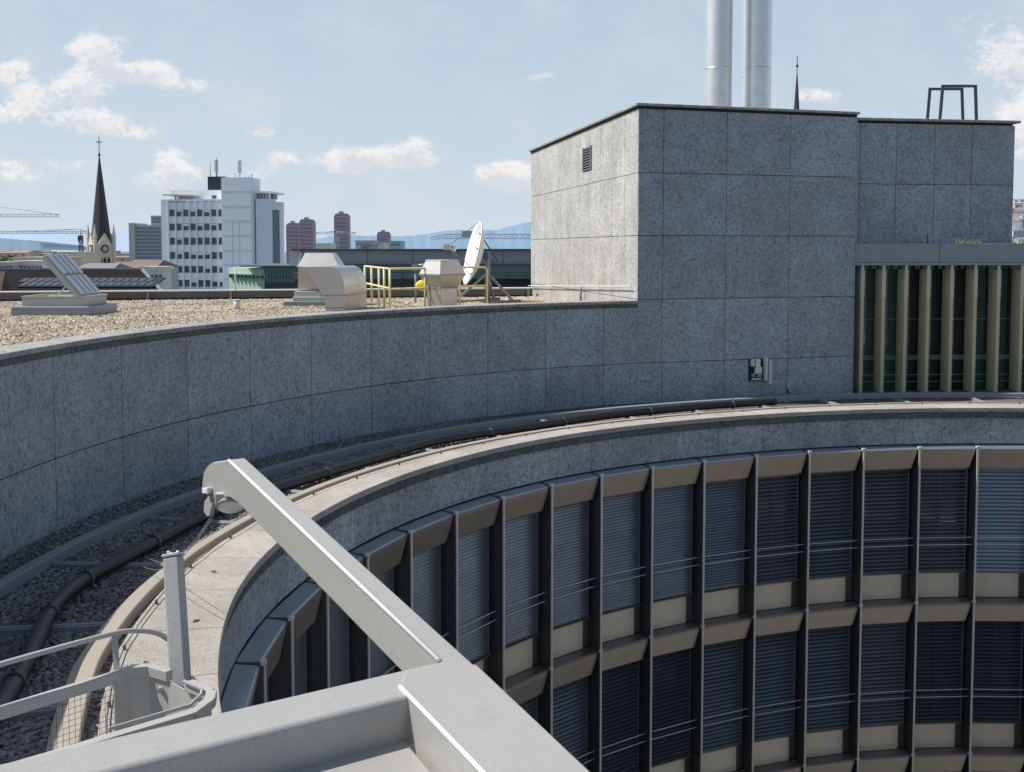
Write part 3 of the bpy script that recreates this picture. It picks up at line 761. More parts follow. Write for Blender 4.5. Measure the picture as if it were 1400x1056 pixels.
# pebbles on the roof within the visible wedge
pw_=[]
cand=rng.uniform(0,1,(190000,2)); Xc=-21+cand[:,0]*28; Yc=12+cand[:,1]*27
wallpoly=[(p[0],p[1]) for p in poly]
def inpoly(X,Y,P):
    c=np.zeros(len(X),bool); j=len(P)-1
    for i in range(len(P)):
        xi,yi=P[i];xj,yj=P[j]
        m=((yi>Y)!=(yj>Y))&(X<(xj-xi)*(Y-yi)/((yj-yi)+1e-12)+xi); c^=m; j=i
    return c
keep=inpoly(Xc,Yc,wallpoly)&(Xc/Yc<.06)&(Xc/Yc>-.56)
print('roof pebbles',keep.sum())
o=pebbles('roof_gravel',np.stack([Xc[keep],Yc[keep]],1),.082,M['rpeb'],CZ-Hroof); tag(o,'loose cream and brown pebbles covering the flat roof','gravel')
par=empty('roof_parapet',(pc0.x+10,pc0.y+2,CZ-Hroof),'low dark concrete parapet with pale metal cap at the back of the gravel roof','parapet')
nb=Vector((bd.y,-bd.x,0)); Lp=(Vector((pc1.x,pc1.y,0))-Vector((pc0.x,pc0.y,0))).length
zpt=zz(396.5,36)-CZ
mb=MB(); mb.obox((pc0.x,pc0.y,CZ-Hroof-.1),bd*Lp,-nb*.25,(0,0,Hroof+.1+zpt-.05)); mb.build('upstand',M['concw'],par)
mb=MB(); mb.obox((pc0.x+nb.x*.06,pc0.y+nb.y*.06,CZ+zpt-.05),bd*(Lp),-nb*.38,(0,0,.05)); mb.build('cap',M['white'],par,bevel=.006,segs=1)
mb=MB(); mb.obox((pc0.x+nb.x*.02,pc0.y+nb.y*.02,CZ-Hroof-.05),bd*Lp,-nb*.02,(0,0,.13)); mb.build('base_flashing',M['dark'],par)
for c in (2,207,313,600,722):
    p=at(c,400,36); u=(p.x-pc0.x)/bd.x; q=pc0+bd*u+nb*.03; mb=MB(); mb.obox((q.x,q.y,CZ-Hroof),bd*.08,nb*.08,(0,0,Hroof+zpt-.06)); mb.build('bracket_post',M['conc'],par)
# thin wire handrail against the block side
mb=MB(); a=A+nL*.12; b_=A+vL*11.5+nL*.12; zr=CZ-1.12
q=[A+vL*(.3)+nL*.10,A+vL*12.9+nL*.1]
rt=empty('wire_rail',(q[0].x,q[0].y,CZ-Hroof),'thin pale rail along the foot of the sunlit granite side','rail')
mb.tube([(q[0].x,q[0].y,CZ-1.0),(q[1].x,q[1].y,CZ-1.43)],.018,6); mb.build('rail_bar',M['white'],rt)
pp_=A+vL*5.1+nL*.14; mb=MB(); mb.tube([(pp_.x,pp_.y,CZ-Hroof),(pp_.x,pp_.y,CZ-1.2)],.03,6); mb.build('rail_post',M['iron'],rt)
pp_=A+vL*1.3+nL*.2; mb=MB(); mb.obox((pp_.x-.1,pp_.y-.1,CZ-1.52),(.36,0,0),(0,.2,0),(0,0,.12)); mb.obox((pp_.x-.06,pp_.y-.06,CZ-Hroof),(.08,0,0),(0,.12,0),(0,0,.3)); tag(mb.build('junction_box',M['iron'],None,bevel=.01,segs=1),'small black junction box low beside the sunlit granite side','box')
# ------------------------------------------------------------------ roof top equipment
ZR=CZ-Hroof
c=ath(15,433,Hroof); yb=c.y; X0=c.x; X1=xx(121,433,yb)
hat=empty('roof_hatch',((X0+X1)/2,yb+.8,ZR),'open roof hatch with tilted ribbed lid on a flashed curb in the pebbles','roof hatch')
mb=MB(); 
v=[(X0,yb,ZR),(X1,yb,ZR),(X1+.12,yb+.2,ZR),(X1+.12,yb+1.75,ZR),(X0,yb+1.75,ZR)]
mb.prism(v,(0,0,.27)); mb.build('curb_flashing',M['zinc'],hat,bevel=.03,segs=2)
xa=xx(30,410,yb+.15); xb=xx(117,410,yb+.15); zf=zz(406,yb+.2)
mb=MB(); mb.box(xa,xb,yb+.15,yb+1.6,ZR+.27,zf-.03); mb.build('frame',M['curb'],hat,bevel=.01,segs=1)
mb=MB(); mb.box(xa-.02,xb+.02,yb+.13,yb+.2,zf-.03,zf+.02); mb.box(xa-.02,xb+.02,yb+1.55,yb+1.62,zf-.03,zf+.02); mb.box(xa-.02,xa+.05,yb+.2,yb+1.55,zf-.03,zf+.02); mb.box(xb-.05,xb+.02,yb+.2,yb+1.55,zf-.03,zf+.02); mb.build('frame_rim',M['curb'],hat)
lo_=at(104,409,yb+.1); hi_=at(55,353,yb+.1); ld=(hi_-lo_); ld.y=0; ln=Vector((-ld.z,0,ld.x)).normalized(); ln=ln if ln.x>0 else -ln
mb=MB(); mb.obox(lo_,ld,(0,1.45,0),-ln*-.0+ln*-.001+ln*.13)
lid=mb.build('lid',M['curb'],hat,bevel=.02,segs=2)
mb=MB()
for a,b in ((.0,.485),(.505,1.0)):
    mb.obox(lo_+ld*(a+.015)+ln*.131+Vector((0,.06,0)),ld*(b-a-.03),(0,1.33,0),ln*.05)
mb.build('lid_panel',M['lidm'],lid,bevel=.03,segs=2)
mb=MB()
for i in (1,2,3): mb.obox(lo_+ld*.02+ln*.182+Vector((0,.06+i*.33,0)),ld*.96,(0,.03,0),ln*.02)
mb.build('lid_rib',M['curb'],lid)
mb=MB(); mb.beam(lo_+ld*.35+Vector((0,.2,-.02)),Vector((lo_.x-.62,yb+.3,zf)),.03,.03); mb.beam(lo_+ld*.35+Vector((0,1.2,-.02)),Vector((lo_.x-.62,yb+1.3,zf)),.03,.03); mb.build('stay_arm',M['duct'],hat)
# goose-neck duct
p0=ath(471,427,Hroof); YD=p0.y
def pl(px,py): return at(px,py,YD)
du=empty('gooseneck_duct',(p0.x-.3,YD+1,ZR),'bent sheet metal duct with rounded shoulder beside the guard rail','duct')
prof=[(445,428),(444,407),(436,396),(426,381),(417,368),(413,365),(452,364.5),(459,367),(464.5,373),(468.5,381),(470.5,390),(471,400),(471,428)]
ex=Vector((.36,2.0,0))
mb=MB(); P=[pl(a,b) for a,b in prof]; mb.prism(P,ex); o=mb.build('duct_body',M['duct'],du,bevel=.006,segs=1)
for p in o.data.polygons: p.use_smooth=False
mb=MB(); q=pl(445,421); r_=pl(471,421); 
mb.beam(q+Vector((-.0,-.012,0)),r_+Vector((.0,-.012,0)),.03,.03); mb.build('seam_flange',M['zinc'],du)
mb=MB(); mb.prism([pl(444,405),pl(471.6,405),pl(471.6,403.6),pl(444,403.6)],ex*1.004+Vector((0,0,0))); 
for q_ in mb.v: pass
mb.v=[(a_[0],a_[1]-.008,a_[2]) for a_ in mb.v]; mb.build('seam_flange',M['zinc'],du)
# cowl behind it on stepped plinth
b0=ath(400,421,Hroof); YC=b0.y+.6
cw=empty('cowl_vent',(xx(420,400,YC+.7),YC+.8,ZR),'flared sheet metal cowl on a stepped pale plinth behind the bent duct','vent')
def fr4(mb,xa,xb,ya,yb_,z0,xc,xd,yc,yd,z1):
    mb.add([(xa,ya,z0),(xb,ya,z0),(xb,yb_,z0),(xa,yb_,z0),(xc,yc,z1),(xd,yc,z1),(xd,yd,z1),(xc,yd,z1)],[(0,3,2,1),(4,5,6,7),(0,1,5,4),(1,2,6,5),(2,3,7,6),(3,0,4,7)])
f=lambda px,Y=YC: xx(px,400,Y)
for a,b,y0,y1,i,mm in ((388,446,424,412,0,'zinc'),(400,444,412,406,.12,'curb'),(401,436,406,398.5,.25,'curb')):
    mb=MB(); mb.box(f(a)+i*0,f(b),YC-.1+i,YC+1.5-i,ZR if i==0 else zz(y0,YC+i),zz(y1,YC+i)); mb.build('plinth_step',M[mm],cw,bevel=.012,segs=1)
mb=MB(); fr4(mb,f(404),f(438),YC+.35,YC+1.2,zz(399,YC+.35),f(407),f(462),YC+.15,YC+1.3,zz(365,YC+.2)); mb.build('cowl_neck',M['duct'],cw)
mb=MB(); fr4(mb,f(406),f(463),YC+.12,YC+1.4,zz(365,YC+.12),f(414),f(452),YC+.45,YC+1.1,zz(346,YC+.45)); mb.build('cowl_top',M['duct'],cw,bevel=.008,segs=1)
mb=MB(); a=at(412,346,YC+.1); b=at(406,366,YC+.1); mb.beam(a,b,.05,.03); mb.build('cowl_lip',M['white'],cw)
# square flared hood
hc=at(604.7,400,31.3); 
hd=empty('roof_hood',(hc.x,hc.y,ZR),'faceted sheet metal roof hood, pinched at top and bottom, in front of the white dish','vent')
k0=31.3/1400
mb=MB(); rt_=R(-90-2)
mb.cone(hc,.46,.46,ZR,zz(394,30.8),4,rt_,False); mb.build('hood_base',M['duct'],hd)
mb=MB(); mb.cone(hc,.47,.72,zz(394,30.8)+.004,zz(376,30.7),4,rt_,False); mb.cone(hc,.72,.50,zz(376,30.7)+.0,zz(357,30.8),4,rt_,False,True); mb.build('hood_head',M['duct'],hd)
mb=MB(); mb.cone(hc,.735,.735,zz(376,30.7)-.02,zz(376,30.7)+.02,4,rt_,False); mb.cone(hc,.49,.49,zz(394,30.8)-.025,zz(394,30.8)+.0,4,rt_,False); mb.cone(hc,.475,.475,ZR+.02,ZR+.06,4,rt_,False); mb.build('hood_flange',M['zinc'],hd)
mb=MB(); mb.cone(hc,.52,.52,zz(357,30.8)+.003,zz(357,30.8)+.03,4,rt_,False); mb.build('hood_cap',M['white'],hd)
# yellow guard rail
gr=empty('guard_rail',(-3.2,31,ZR),'yellow tubular guard rail around the satellite dish','guard rail')
ztop=CZ-.60; zm=CZ-1.18
c0=Vector((xx(499,400,35),35,0)); c1=Vector((xx(533,400,30.2),30.2,0)); c2=Vector((xx(666,400,33.2),33.2,0)); c3=Vector((xx(668,400,36.5),36.5,0))
def rl(P,z,closed=False,r=.032):
    mb=MB(); mb.tube([(p.x,p.y,z) for p in P],r,8); return mb
rl([c0,c1],ztop).build('top_rail',M['yellow'],gr); 
c2a=c1.lerp(c2,.965); 
mb=MB(); mb.tube([(c1.x,c1.y,ztop),(c2a.x,c2a.y,ztop),(c1.lerp(c2,.988).x,c1.lerp(c2,.988).y,ztop-.03),(c2.x,c2.y,ztop-.13),(c2.x,c2.y,ZR)],.034,10); mb.build('top_rail',M['yellow'],gr)
rl([c0,c1],zm).build('knee_rail',M['yellow'],gr); rl([c1,c2],zm-.02).build('knee_rail',M['yellow'],gr); rl([c2,c3],ztop-.13).build('top_rail',M['yellow'],gr)
for p in [c0,c0.lerp(c1,.3),c0.lerp(c1,.6),c0.lerp(c1,.8),c1,c1.lerp(c2,.34),c1.lerp(c2,.7),c3]:
    mb=MB(); mb.tube([(p.x,p.y,ZR),(p.x,p.y,ztop-(.13 if p is c3 else 0))],.034,8); mb.build('rail_post',M['yellow'],gr)
# yellow cover
q=at(577,391,31.9); mb=MB(); 
import mathutils
n=14; vs=[];fs=[]
for i in range(9):
    ph=math.pi*i/8
    for j in range(n):
        t=2*math.pi*j/n; rr_=.19*(1+.12*math.sin(3*t+i)+.08*math.cos(5*t))
        vs.append((q.x+rr_*math.sin(ph)*math.cos(t),q.y-.1+rr_*.8*math.sin(ph)*math.sin(t),q.z+.19*math.cos(ph)*(1 if i<5 else .8)))
for i in range(8):
    for j in range(n): fs.append((i*n+j,(i+1)*n+j,(i+1)*n+(j+1)%n,i*n+(j+1)%n))
mb.add(vs,fs,True); tag(mb.build('yellow_cover',M['yellow2'],None,fixn=True),'bright yellow rounded plastic cover hung on the guard rail','cover')
# satellite dish
dc=at(645,346,34.0)
dish=empty('satellite_dish',(dc.x+.3,34.0,ZR),'large white satellite dish seen almost edge on, on a braced steel stand','satellite dish')
nd=Vector((-.955,-.20,.23)).normalized(); ud=Vector((0,0,1)); ud=(ud-nd*ud.dot(nd)).normalized(); rd=nd.cross(ud)
mb=MB(); vs=[];fs=[];Rr=1.08; nr=10; ns=48
for sgn in (0,1):
    for i in range(nr+1):
        r=Rr*i/nr
        for j in range(ns):
            t=2*math.pi*j/ns; dd=.30*(r/Rr)**2-.30-(.04 if sgn else 0)
            p=dc+nd*dd+(ud*math.sin(t)+rd*math.cos(t))*r; vs.append(p)
for sgn in (0,1):
    b=sgn*(nr+1)*ns
    for i in range(nr):
        for j in range(ns): fs.append((b+i*ns+j,b+(i+1)*ns+j,b+(i+1)*ns+(j+1)%ns,b+i*ns+(j+1)%ns))
b=nr*ns; b2=(2*nr+1)*ns
for j in range(ns): fs.append((b+j,b2+j,b2+(j+1)%ns,b+(j+1)%ns))
mb.add(vs,fs,True); mb.build('reflector',M['dishm'],dish,fixn=True)
fp=dc+nd*.85; 
mb=MB(); 
for a in (90,210,330):
    mb.tube([dc+(ud*math.sin(R(a))+rd*math.cos(R(a)))*Rr*.97,fp],.011,6)
mb.build('feed_strut',M['iron'],dish)
mb=MB(); mb.obox(fp-Vector((.12,.12,.1)),(.24,0,0),(0,.24,0),(0,0,.2)); mb.tube([fp,fp-nd*.3],[.06,.10],12); mb.build('feed_horn',M['duct'],dish,bevel=.01,segs=1)
bk=dc-nd*.42; mast=Vector((bk.x+.12,bk.y,0))
mb=MB(); mb.tube([(mast.x,mast.y,ZR+.1),(mast.x,mast.y,bk.z+.15)],.09,14); mb.build('mast',M['zinc'],dish)
mb=MB(); mb.beam(dc-nd*.32,(mast.x,mast.y,bk.z),.2,.2); mb.beam(dc-nd*.1+ud*.7,(mast.x+.35,mast.y,bk.z-.2),.04,.04); mb.beam(dc-nd*.1-ud*.7,(mast.x,mast.y,bk.z-.5),.05,.05)
mb.beam(dc-nd*.1+ud*.2,(mast.x+.62,mast.y+.1,bk.z-.55),.035,.035); mb.beam((mast.x,mast.y,bk.z-.55),(mast.x+1.3,mast.y+.2,bk.z-.62),.05,.05); mb.build('back_brace',M['iron'],dish)
for a in (200,320,80):
    e_=Vector((mast.x+1.15*math.cos(R(a)),mast.y+1.0*math.sin(R(a)),ZR+.06)); mb=MB(); mb.beam((mast.x,mast.y,ZR+1.0),e_,.07,.07); mb.beam((mast.x,mast.y,ZR+.1),e_,.06,.06); mb.build('leg',M['zinc'],dish)
    mb=MB(); mb.box(e_.x-.22,e_.x+.22,e_.y-.22,e_.y+.22,ZR,ZR+.14); mb.build('ballast_slab',M['conc'],dish,bevel=.01,segs=1)
# small camera-like bits left on the rail behind the hood
q=at(568,364,33.5); mb=MB(); mb.box(q.x-.12,q.x+.10,q.y-.1,q.y+.1,q.z-.15,q.z+.06); mb.tube([(q.x,q.y,q.z),(q.x+.5,q.y,q.z+.06)],.05,8); mb.tube([(q.x,q.y,q.z-.1),(q.x,q.y,ZR)],.03,8); tag(mb.build('antenna_bracket',M['zinc'],None),'small grey bracketed antenna unit just left of the faceted hood','antenna')
# short pipe stub by the parapet
q=ath(324,424,Hroof); mb=MB(); mb.tube([(q.x,q.y,ZR),(q.x,q.y,ZR+.28)],.09,14); mb.tube([(q.x,q.y,ZR+.28),(q.x,q.y,ZR+.31)],.105,14); tag(mb.build('pipe_stub',M['white']),'short pale pipe stub standing in the roof pebbles','pipe')
q=at(322,400,34.3); mb=MB(); mb.tube([(q.x,q.y,CZ-1.4),(q.x,q.y,zz(366,34.3))],.022,6); tag(mb.build('slim_pole',M['yellow']),'slim yellowish pole rising from the roof parapet','pole')

# ------------------------------------------------------------------ facade access crane
J1=ath(603,906,2.10); T1=ath(312,629,1.755)
pn_=(T1-J1); pn_.z=0; pn_.normalize(); nP=Vector((pn_.y,-pn_.x,0))
def onP(px,py):
    x,y,z=ray(px,py); t=(J1.x*nP.x+J1.y*nP.y)/(x*nP.x+y*nP.y); return Vector((x*t,y*t,z*t+CZ))
J2=ath(648,906,2.10)
W_=Vector((J2.x-J1.x,0,0)); W_=-nP*-1*abs(W_.dot(nP)) if W_.dot(nP)>0 else nP*W_.dot(nP)
cr=empty('facade_access_crane',(J1.x,J1.y,CZ-2.5),'light grey painted steel crane arm with beams welded into a T in the foreground','crane')
# boom: side profile in its own plane
dl=(J1-T1).normalized()
side=[(312,629),(291,632),(283.5,637),(278.5,645),(276.5,658),(276,669),(281,676),(290,682),(304,681),(314,680.5),(325,688)]
P=[J1+dl*.12]+[onP(a,b) for a,b in side]
low=onP(547,917); l2=(low-P[-1]).normalized(); P.append(low+l2*.35)
mb=MB(); mb.prism(P,W_); mb.build('boom',M['crane'],cr,bevel=.014,segs=4)
mb=MB(); mb.tube([J1-dl*.02+Vector((0,0,.002)),T1+dl*.02+Vector((0,0,.002))],.013,8); mb.build('edge_glint',M['glint_lamp_white'],cr)  # added white strip, stands in for the sun highlight on the boom edge
CBH=.25
u0=ath(548,915,2.104); u1=ath(0,1042,2.104); ub=(u1-u0).normalized(); nbm=Vector((ub.y,-ub.x,0)); nbm=nbm if nbm.y<0 else -nbm
mb=MB(); a=u0-ub*.25; 
wdt=.30
mb.obox((a.x,a.y,u0.z-CBH),ub*4.0,nbm*wdt,(0,0,CBH)); mb.build('cross_beam',M['crane'],cr,bevel=.032,segs=5)
g1=[ath(603,904,2.10),ath(657,911,2.10),ath(664,919,2.10)]
e0=ath(664,919,2.10); e1=ath(810,1056,2.10); de=(e1-e0).normalized(); r0=ath(546,938,2.10); r1=ath(660,1056,2.10); dr=(r1-r0).normalized()
tp=[ath(551,921,2.10),ath(603,905,2.10),ath(652,908,2.10),e0,e0+de*3.6,r0+dr*3.6,r0]
mb=MB(); mb.prism(tp,(0,0,-.27)); mb.build('main_beam',M['crane'],cr,bevel=.014,segs=4)
mb=MB(); mb.tube([r0+dr*.01+Vector((0,0,.001)),r0+dr*3],.011,8); mb.build('edge_glint',M['glint_lamp_white'],cr)  # painted highlight strip along the main beam edge
mb=MB(); k1=ath(540,1013,2.31); k2=ath(380,1060,2.31)
kd=(k2-k1).normalized()
gp=[k1+Vector((.03,.03,0)),k1+kd*1.9+Vector((0,.03,0)),k1+kd*1.9+Vector((1.2,-.9,0)),k1+dr*1.5+Vector((.02,0,0))]
gp=[Vector((p.x,p.y,CZ-2.31)) for p in gp]
mb.prism(gp,(0,0,-.02)); mb.build('gusset_plate',M['crane'],cr,bevel=.004,segs=2)
lfm=simple('dead_leaf_brown',(.16,.10,.05),.8,0,.3,20)
for (a_,b_,d_) in ((292,782,'small dead leaf on the pale coping nearest the crane arm'),(268,849,'middle one of the three small dead leaves lying on the pale coping'),(199,907,'small dead leaf on the pale coping nearest the cradle rail')):
    c_=ath(a_,b_,Hcop-.004); mb=MB(); al=random.uniform(0,3); u=Vector((math.cos(al),math.sin(al),0)); v=Vector((-u.y,u.x,0))
    mb.add([c_-u*.06,c_+v*.025+Vector((0,0,.012)),c_+u*.06+Vector((0,0,.004)),c_-v*.025+Vector((0,0,.014))],[(0,1,2),(0,2,3)]); tag(mb.build('dead_leaf',lfm),d_,'leaf','dead leaves on the coping')
# bolts / weld bead on seam
mb=MB(); a=r0+Vector((-.012,-.03,-.01)); pts=[]
for i in range(12): pts.append(Vector((u0.x+.03+random.uniform(-.006,.006)-ub.x*.05, u0.y+nbm.y*(wdt-.0)-.012+random.uniform(-.004,.004), CZ-2.12-.02*i)))
mb.tube(pts,[.012+random.uniform(-.004,.004) for _ in pts],6); mb.build('weld_bead',M['post'],cr)
# lamp plate, lamp
mb=MB(); P=[onP(a,b) for a,b in ((284,677),(277.5,686),(276.5,700),(281,706.5),(284,706),(290,684),(289,679))]; 
P=[p+W_*.08 for p in P]; mb.prism(P,W_*.25); mb.build('lamp_bracket',M['crane'],cr,bevel=.004,segs=2)
mb=MB(); mb.obox(onP(284,674)-W_*.05,(onP(291,674)-onP(284,674)),W_*-.3,(0,0,.05)); mb.build('latch',M['white'],cr,bevel=.004,segs=1)
lc=onP(303,684)+W_*.55
ld_=Vector((.12,-.62,-.77)).normalized()
mb=MB(); mb.tube([lc-ld_*.05,lc+ld_*.02,lc+ld_*.07],[.05,.10,.125],24); lamp=mb.build('lamp_housing',M['rail_lt'],cr)
mb=MB(); mb.tube([lc+ld_*.071,lc+ld_*.09,lc+ld_*.10],[.112,.095,.05],24); mb.build('lamp_glass',M['glint_lamp_white'],lamp)
mb=MB(); mb.box(lc.x-.11,lc.x-.03,lc.y-.10,lc.y-.03,lc.z-.03,lc.z+.07); mb.build('lamp_box',M['curb'],lamp,bevel=.006,segs=1)
for (dx_,lab) in ((0,'upper of two thin pale cables sagging from the crane lamp'),(.05,'lower of two thin pale cables sagging from the crane lamp')):
    s_=onP(283+dx_*60,705)+W_*.3; e_=ath(196-dx_*160,757+dx_*260,4.0)
    pts=[s_.lerp(e_,t)+Vector((0,0,-1.0*t*(1-t))) for t in np.linspace(0,1,24)]
    mb=MB(); mb.tube(pts,.0038,6); tag(mb.build('lamp_cable',M['duct']),lab,'cable')

# ------------------------------------------------------------------ cradle beside the crane
ca=empty('access_cradle',(ath(200,950,2.3).x,ath(200,950,2.3).y,CZ-3.3),'pale grey access cradle with curved tube handrail, wire mesh side and upright post','cradle')
HR=2.30
bk_=[ath(a,b,HR) for a,b in ((-170,1026),(0,975),(155,927),(178,918),(205,916),(232,924))]
fr_=[ath(a,b,HR) for a,b in ((258,937),(289,950),(287,961),(262,979),(150,1012.5),(60,1040),(-120,1094))]
def bars(P,w,h,name,mat,dz=0):
    mb=MB()
    for i in range(len(P)-1):
        a=P[i]+Vector((0,0,dz)); b=P[i+1]+Vector((0,0,dz)); d=(b-a).normalized(); mb.beam(a-d*.004,b+d*(.004 if i%2 else .0),w*(1 if i%2 else .985),h*(1 if i%2 else .97))
    return mb.build(name,M[mat],ca,bevel=.005,segs=2)
bars(bk_,.045,.06,'back_rim','cradle'); bars(fr_,.055,.05,'front_rim','cradle'); bars([fr_[0]-Vector((.015,.03,0)),fr_[1]-Vector((.045,.01,0)),fr_[2]-Vector((.05,-.02,0)),fr_[3]-Vector((.02,-.045,0)),fr_[4]-Vector((.02,-.045,0))],.014,.02,'rim_bead','post',.033)
HB=3.3
def sheet(P,h0,h1,name,mat,th=.008,inset=.0):
    mb=MB()
    for i in range(len(P)-1):
        a,b=P[i],P[i+1]; d=(b-a).normalized(); n_=Vector((d.y,-d.x,0)); mb.obox((a.x,a.y,CZ-h1),Vector((b.x-a.x,b.y-a.y,0)),n_*th,(0,0,h1-h0))
    return mb.build(name,M[mat],ca)
sheet([bk_[2]+Vector((0,0,0)),bk_[3],bk_[4],bk_[5]],HR+.03,HB,'end_sheet','cradle')
sheet([bk_[5],fr_[0],fr_[1],fr_[2],fr_[3]],HR+.03,HB,'nose_sheet','cradle')
sheet([fr_[3],fr_[4],fr_[5],fr_[6]],HR+.03,HB,'front_sheet','cradle')
mb=MB(); fl=[Vector((p.x,p.y,CZ-HB)) for p in bk_+fr_]; mb.prism(fl,(0,0,-.03)); mb.build('cradle_floor',M['zinc'],ca)
# wire mesh
mb=MB(); a=bk_[0]; b=bk_[2]; 
for i in range(2):
    p,q_=bk_[i],bk_[i+1]; L_=(q_-p).length; nn=int(L_/.032)
    for j in range(nn):
        s_=p.lerp(q_,(j+.5)/nn); mb.beam((s_.x,s_.y,CZ-HB),(s_.x,s_.y,CZ-HR-.03),.0018,.0018)
    for h in np.arange(HR+.06,HB,.032): mb.beam((p.x,p.y,CZ-h),(q_.x,q_.y,CZ-h),.0018,.0018)
mb.build('wire_mesh',M['iron'],ca)
ht=[(-170,958,4.6),(-80,932,4.85),(0,908.5,5.05),(80,886,5.25),(150,867.5,5.48),(176,863,5.56),(200,863,5.63),(218,867,5.68),(229,874,5.7)]
hp=smoothpath([at(*q_) for q_ in ht],5); mb=MB(); mb.tube(hp,.0145,12); mb.build('handrail',M['cradle'],ca)
mb=MB(); mb.beam(at(157,869,5.5),ath(160,924,HR),.03,.012); mb.build('handrail_post',M['cradle'],ca)
pt=at(237,762,5.78); pb=at(251,1000,5.45)
post=empty('upright_post',(pb.x,pb.y,pb.z),'weathered grey square steel post bolted upright to the cradle nose','post')
mb=MB(); mb.beam(pb,pt,.093,.093,(0,1,.2)); mb.build('shaft',M['post'],post,bevel=.012,segs=3)
mb=MB(); dpt=(pt-pb).normalized(); mb.beam(pt+dpt*.002,pt+dpt*.02,.1,.1,(0,1,.2)); mb.build('cap_plate',M['cradle'],post,bevel=.004,segs=1)
for a,b in ((-.025,0),(.025,.01),(0,-.03)):
    mb=MB(); q_=pt+dpt*.02+Vector((a,b,0)); mb.tube([q_,q_+dpt*.014],.01,6); mb.build('bolt',M['cable'],post)
mm=at(248,934,5.5)
mb=MB(); 
pts=[Vector((mm.x+.075*math.cos(t),mm.y+.08*math.sin(t),mm.z)) for t in np.linspace(0,2*math.pi,20,endpoint=False)]
mb.tube(pts,.009,8,closed=True); mb.build('u_clamp',M['cable'],post)
mb=MB(); mb.beam(Vector((mm.x-.1,mm.y-.07,mm.z)),Vector((mm.x+.12,mm.y-.07,mm.z)),.02,.03); mb.tube([Vector((mm.x-.085,mm.y-.1,mm.z)),Vector((mm.x-.085,mm.y-.03,mm.z))],.016,6); mb.tube([Vector((mm.x+.1,mm.y-.1,mm.z)),Vector((mm.x+.1,mm.y-.03,mm.z))],.016,6); mb.build('clamp_bar',M['post'],post)

# ------------------------------------------------------------------ the city
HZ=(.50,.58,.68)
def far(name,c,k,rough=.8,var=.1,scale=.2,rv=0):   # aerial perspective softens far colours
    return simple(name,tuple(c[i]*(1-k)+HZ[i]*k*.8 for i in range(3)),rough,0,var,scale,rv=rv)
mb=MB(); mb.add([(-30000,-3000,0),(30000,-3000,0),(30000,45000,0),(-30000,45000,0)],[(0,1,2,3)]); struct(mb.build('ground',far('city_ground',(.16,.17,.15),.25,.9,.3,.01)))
# hills, with distance haze mixed into their colours
def hill(name,Y,pts,mat,depth=1500):
    mb=MB(); vs=[];fs=[]
    rr=random.Random(len(pts)); n=240; xs=np.linspace(pts[0][0],pts[-1][0],n)
    for i,xp in enumerate(xs):
        yp=np.interp(xp,[p[0] for p in pts],[p[1] for p in pts]); top=at(xp,yp+rr.uniform(-.5,.5)*.9,Y)
        for j,(fy,fz) in enumerate(((0,0),(.25,.55),(.5,.85),(1,1),(1.6,.7))):
            vs.append((top.x*(Y-depth+depth*fy)/Y if fy<=1 else top.x,Y-depth+depth*fy,(top.z)*fz*(1+rr.uniform(-.03,.03)*(j in(1,2)))))
        if i:
            for j in range(4): a=(i-1)*5+j; fs.append((a,a+5,a+6,a+1))
    mb.add(vs,fs,True); return struct(mb.build(name,mat,fixn=True))
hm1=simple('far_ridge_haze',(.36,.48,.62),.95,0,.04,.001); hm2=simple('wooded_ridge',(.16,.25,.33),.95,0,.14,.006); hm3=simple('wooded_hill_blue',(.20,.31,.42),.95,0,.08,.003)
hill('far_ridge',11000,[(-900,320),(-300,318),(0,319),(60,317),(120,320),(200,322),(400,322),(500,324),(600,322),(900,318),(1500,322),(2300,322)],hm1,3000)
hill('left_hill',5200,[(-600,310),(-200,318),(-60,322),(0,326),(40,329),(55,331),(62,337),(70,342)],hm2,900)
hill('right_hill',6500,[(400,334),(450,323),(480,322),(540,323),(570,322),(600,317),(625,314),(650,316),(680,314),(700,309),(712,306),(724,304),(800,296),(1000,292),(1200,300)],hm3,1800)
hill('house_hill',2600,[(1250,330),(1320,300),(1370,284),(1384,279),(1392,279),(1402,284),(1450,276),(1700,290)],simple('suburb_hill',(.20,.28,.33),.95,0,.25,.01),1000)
# buildings helper: front wall at depth Y given in picture columns
def pbx(mb,x0,x1,y0,y1,Y,D,ztop=None):
    a=xx(x0,340,Y); b=xx(x1,340,Y); z1=zz(y0,Y); z0=0 if y1 is None else zz(y1,Y)
    mb.box(a,b,Y,Y+D,z0,z1)
TW=simple('tower_pale_cladding',(.74,.80,.87),.5,0,.05,.15); TW2=simple('tower_white_panel',(.93,.94,.95),.5,0,.04,.2); TG=simple('tower_grey_slot',(.20,.23,.29),.5,0,.08,.2)
tg=NT('tower_glass'); tr=tg.rnd(); TGL=tg.fin(tg.ramp(tr,[(0,(.03,.05,.08)),(.6,(.08,.12,.17)),(1,(.22,.28,.34))]),.15,0,.6)
Y=220
wt=empty('white_office_block',(xx(300,340,Y),Y+8,0),'white office slab with window grid, blank stair tower and rooftop antennas','office block')
mb=MB(); pbx(mb,223.5,312,273.5,None,Y+.4,9); mb.build('wall',TW,wt)
mb=MB(); pbx(mb,223.5,233.5,273.5,None,Y-.3,.6); pbx(mb,223.5,312,272.6,275,Y-.35,.7); mb.build('end_pier',TW,wt)
cols_=[234.2+9.9*i for i in range(8)]
for i,cx0 in enumerate(cols_):
    mb=MB(); pbx(mb,cx0-1.2,cx0+.1,275,None,Y-.5,.9); mb.build('mullion_fin',TW,wt)
rowsy=[286.5,305.6,325,344.8,364,383]
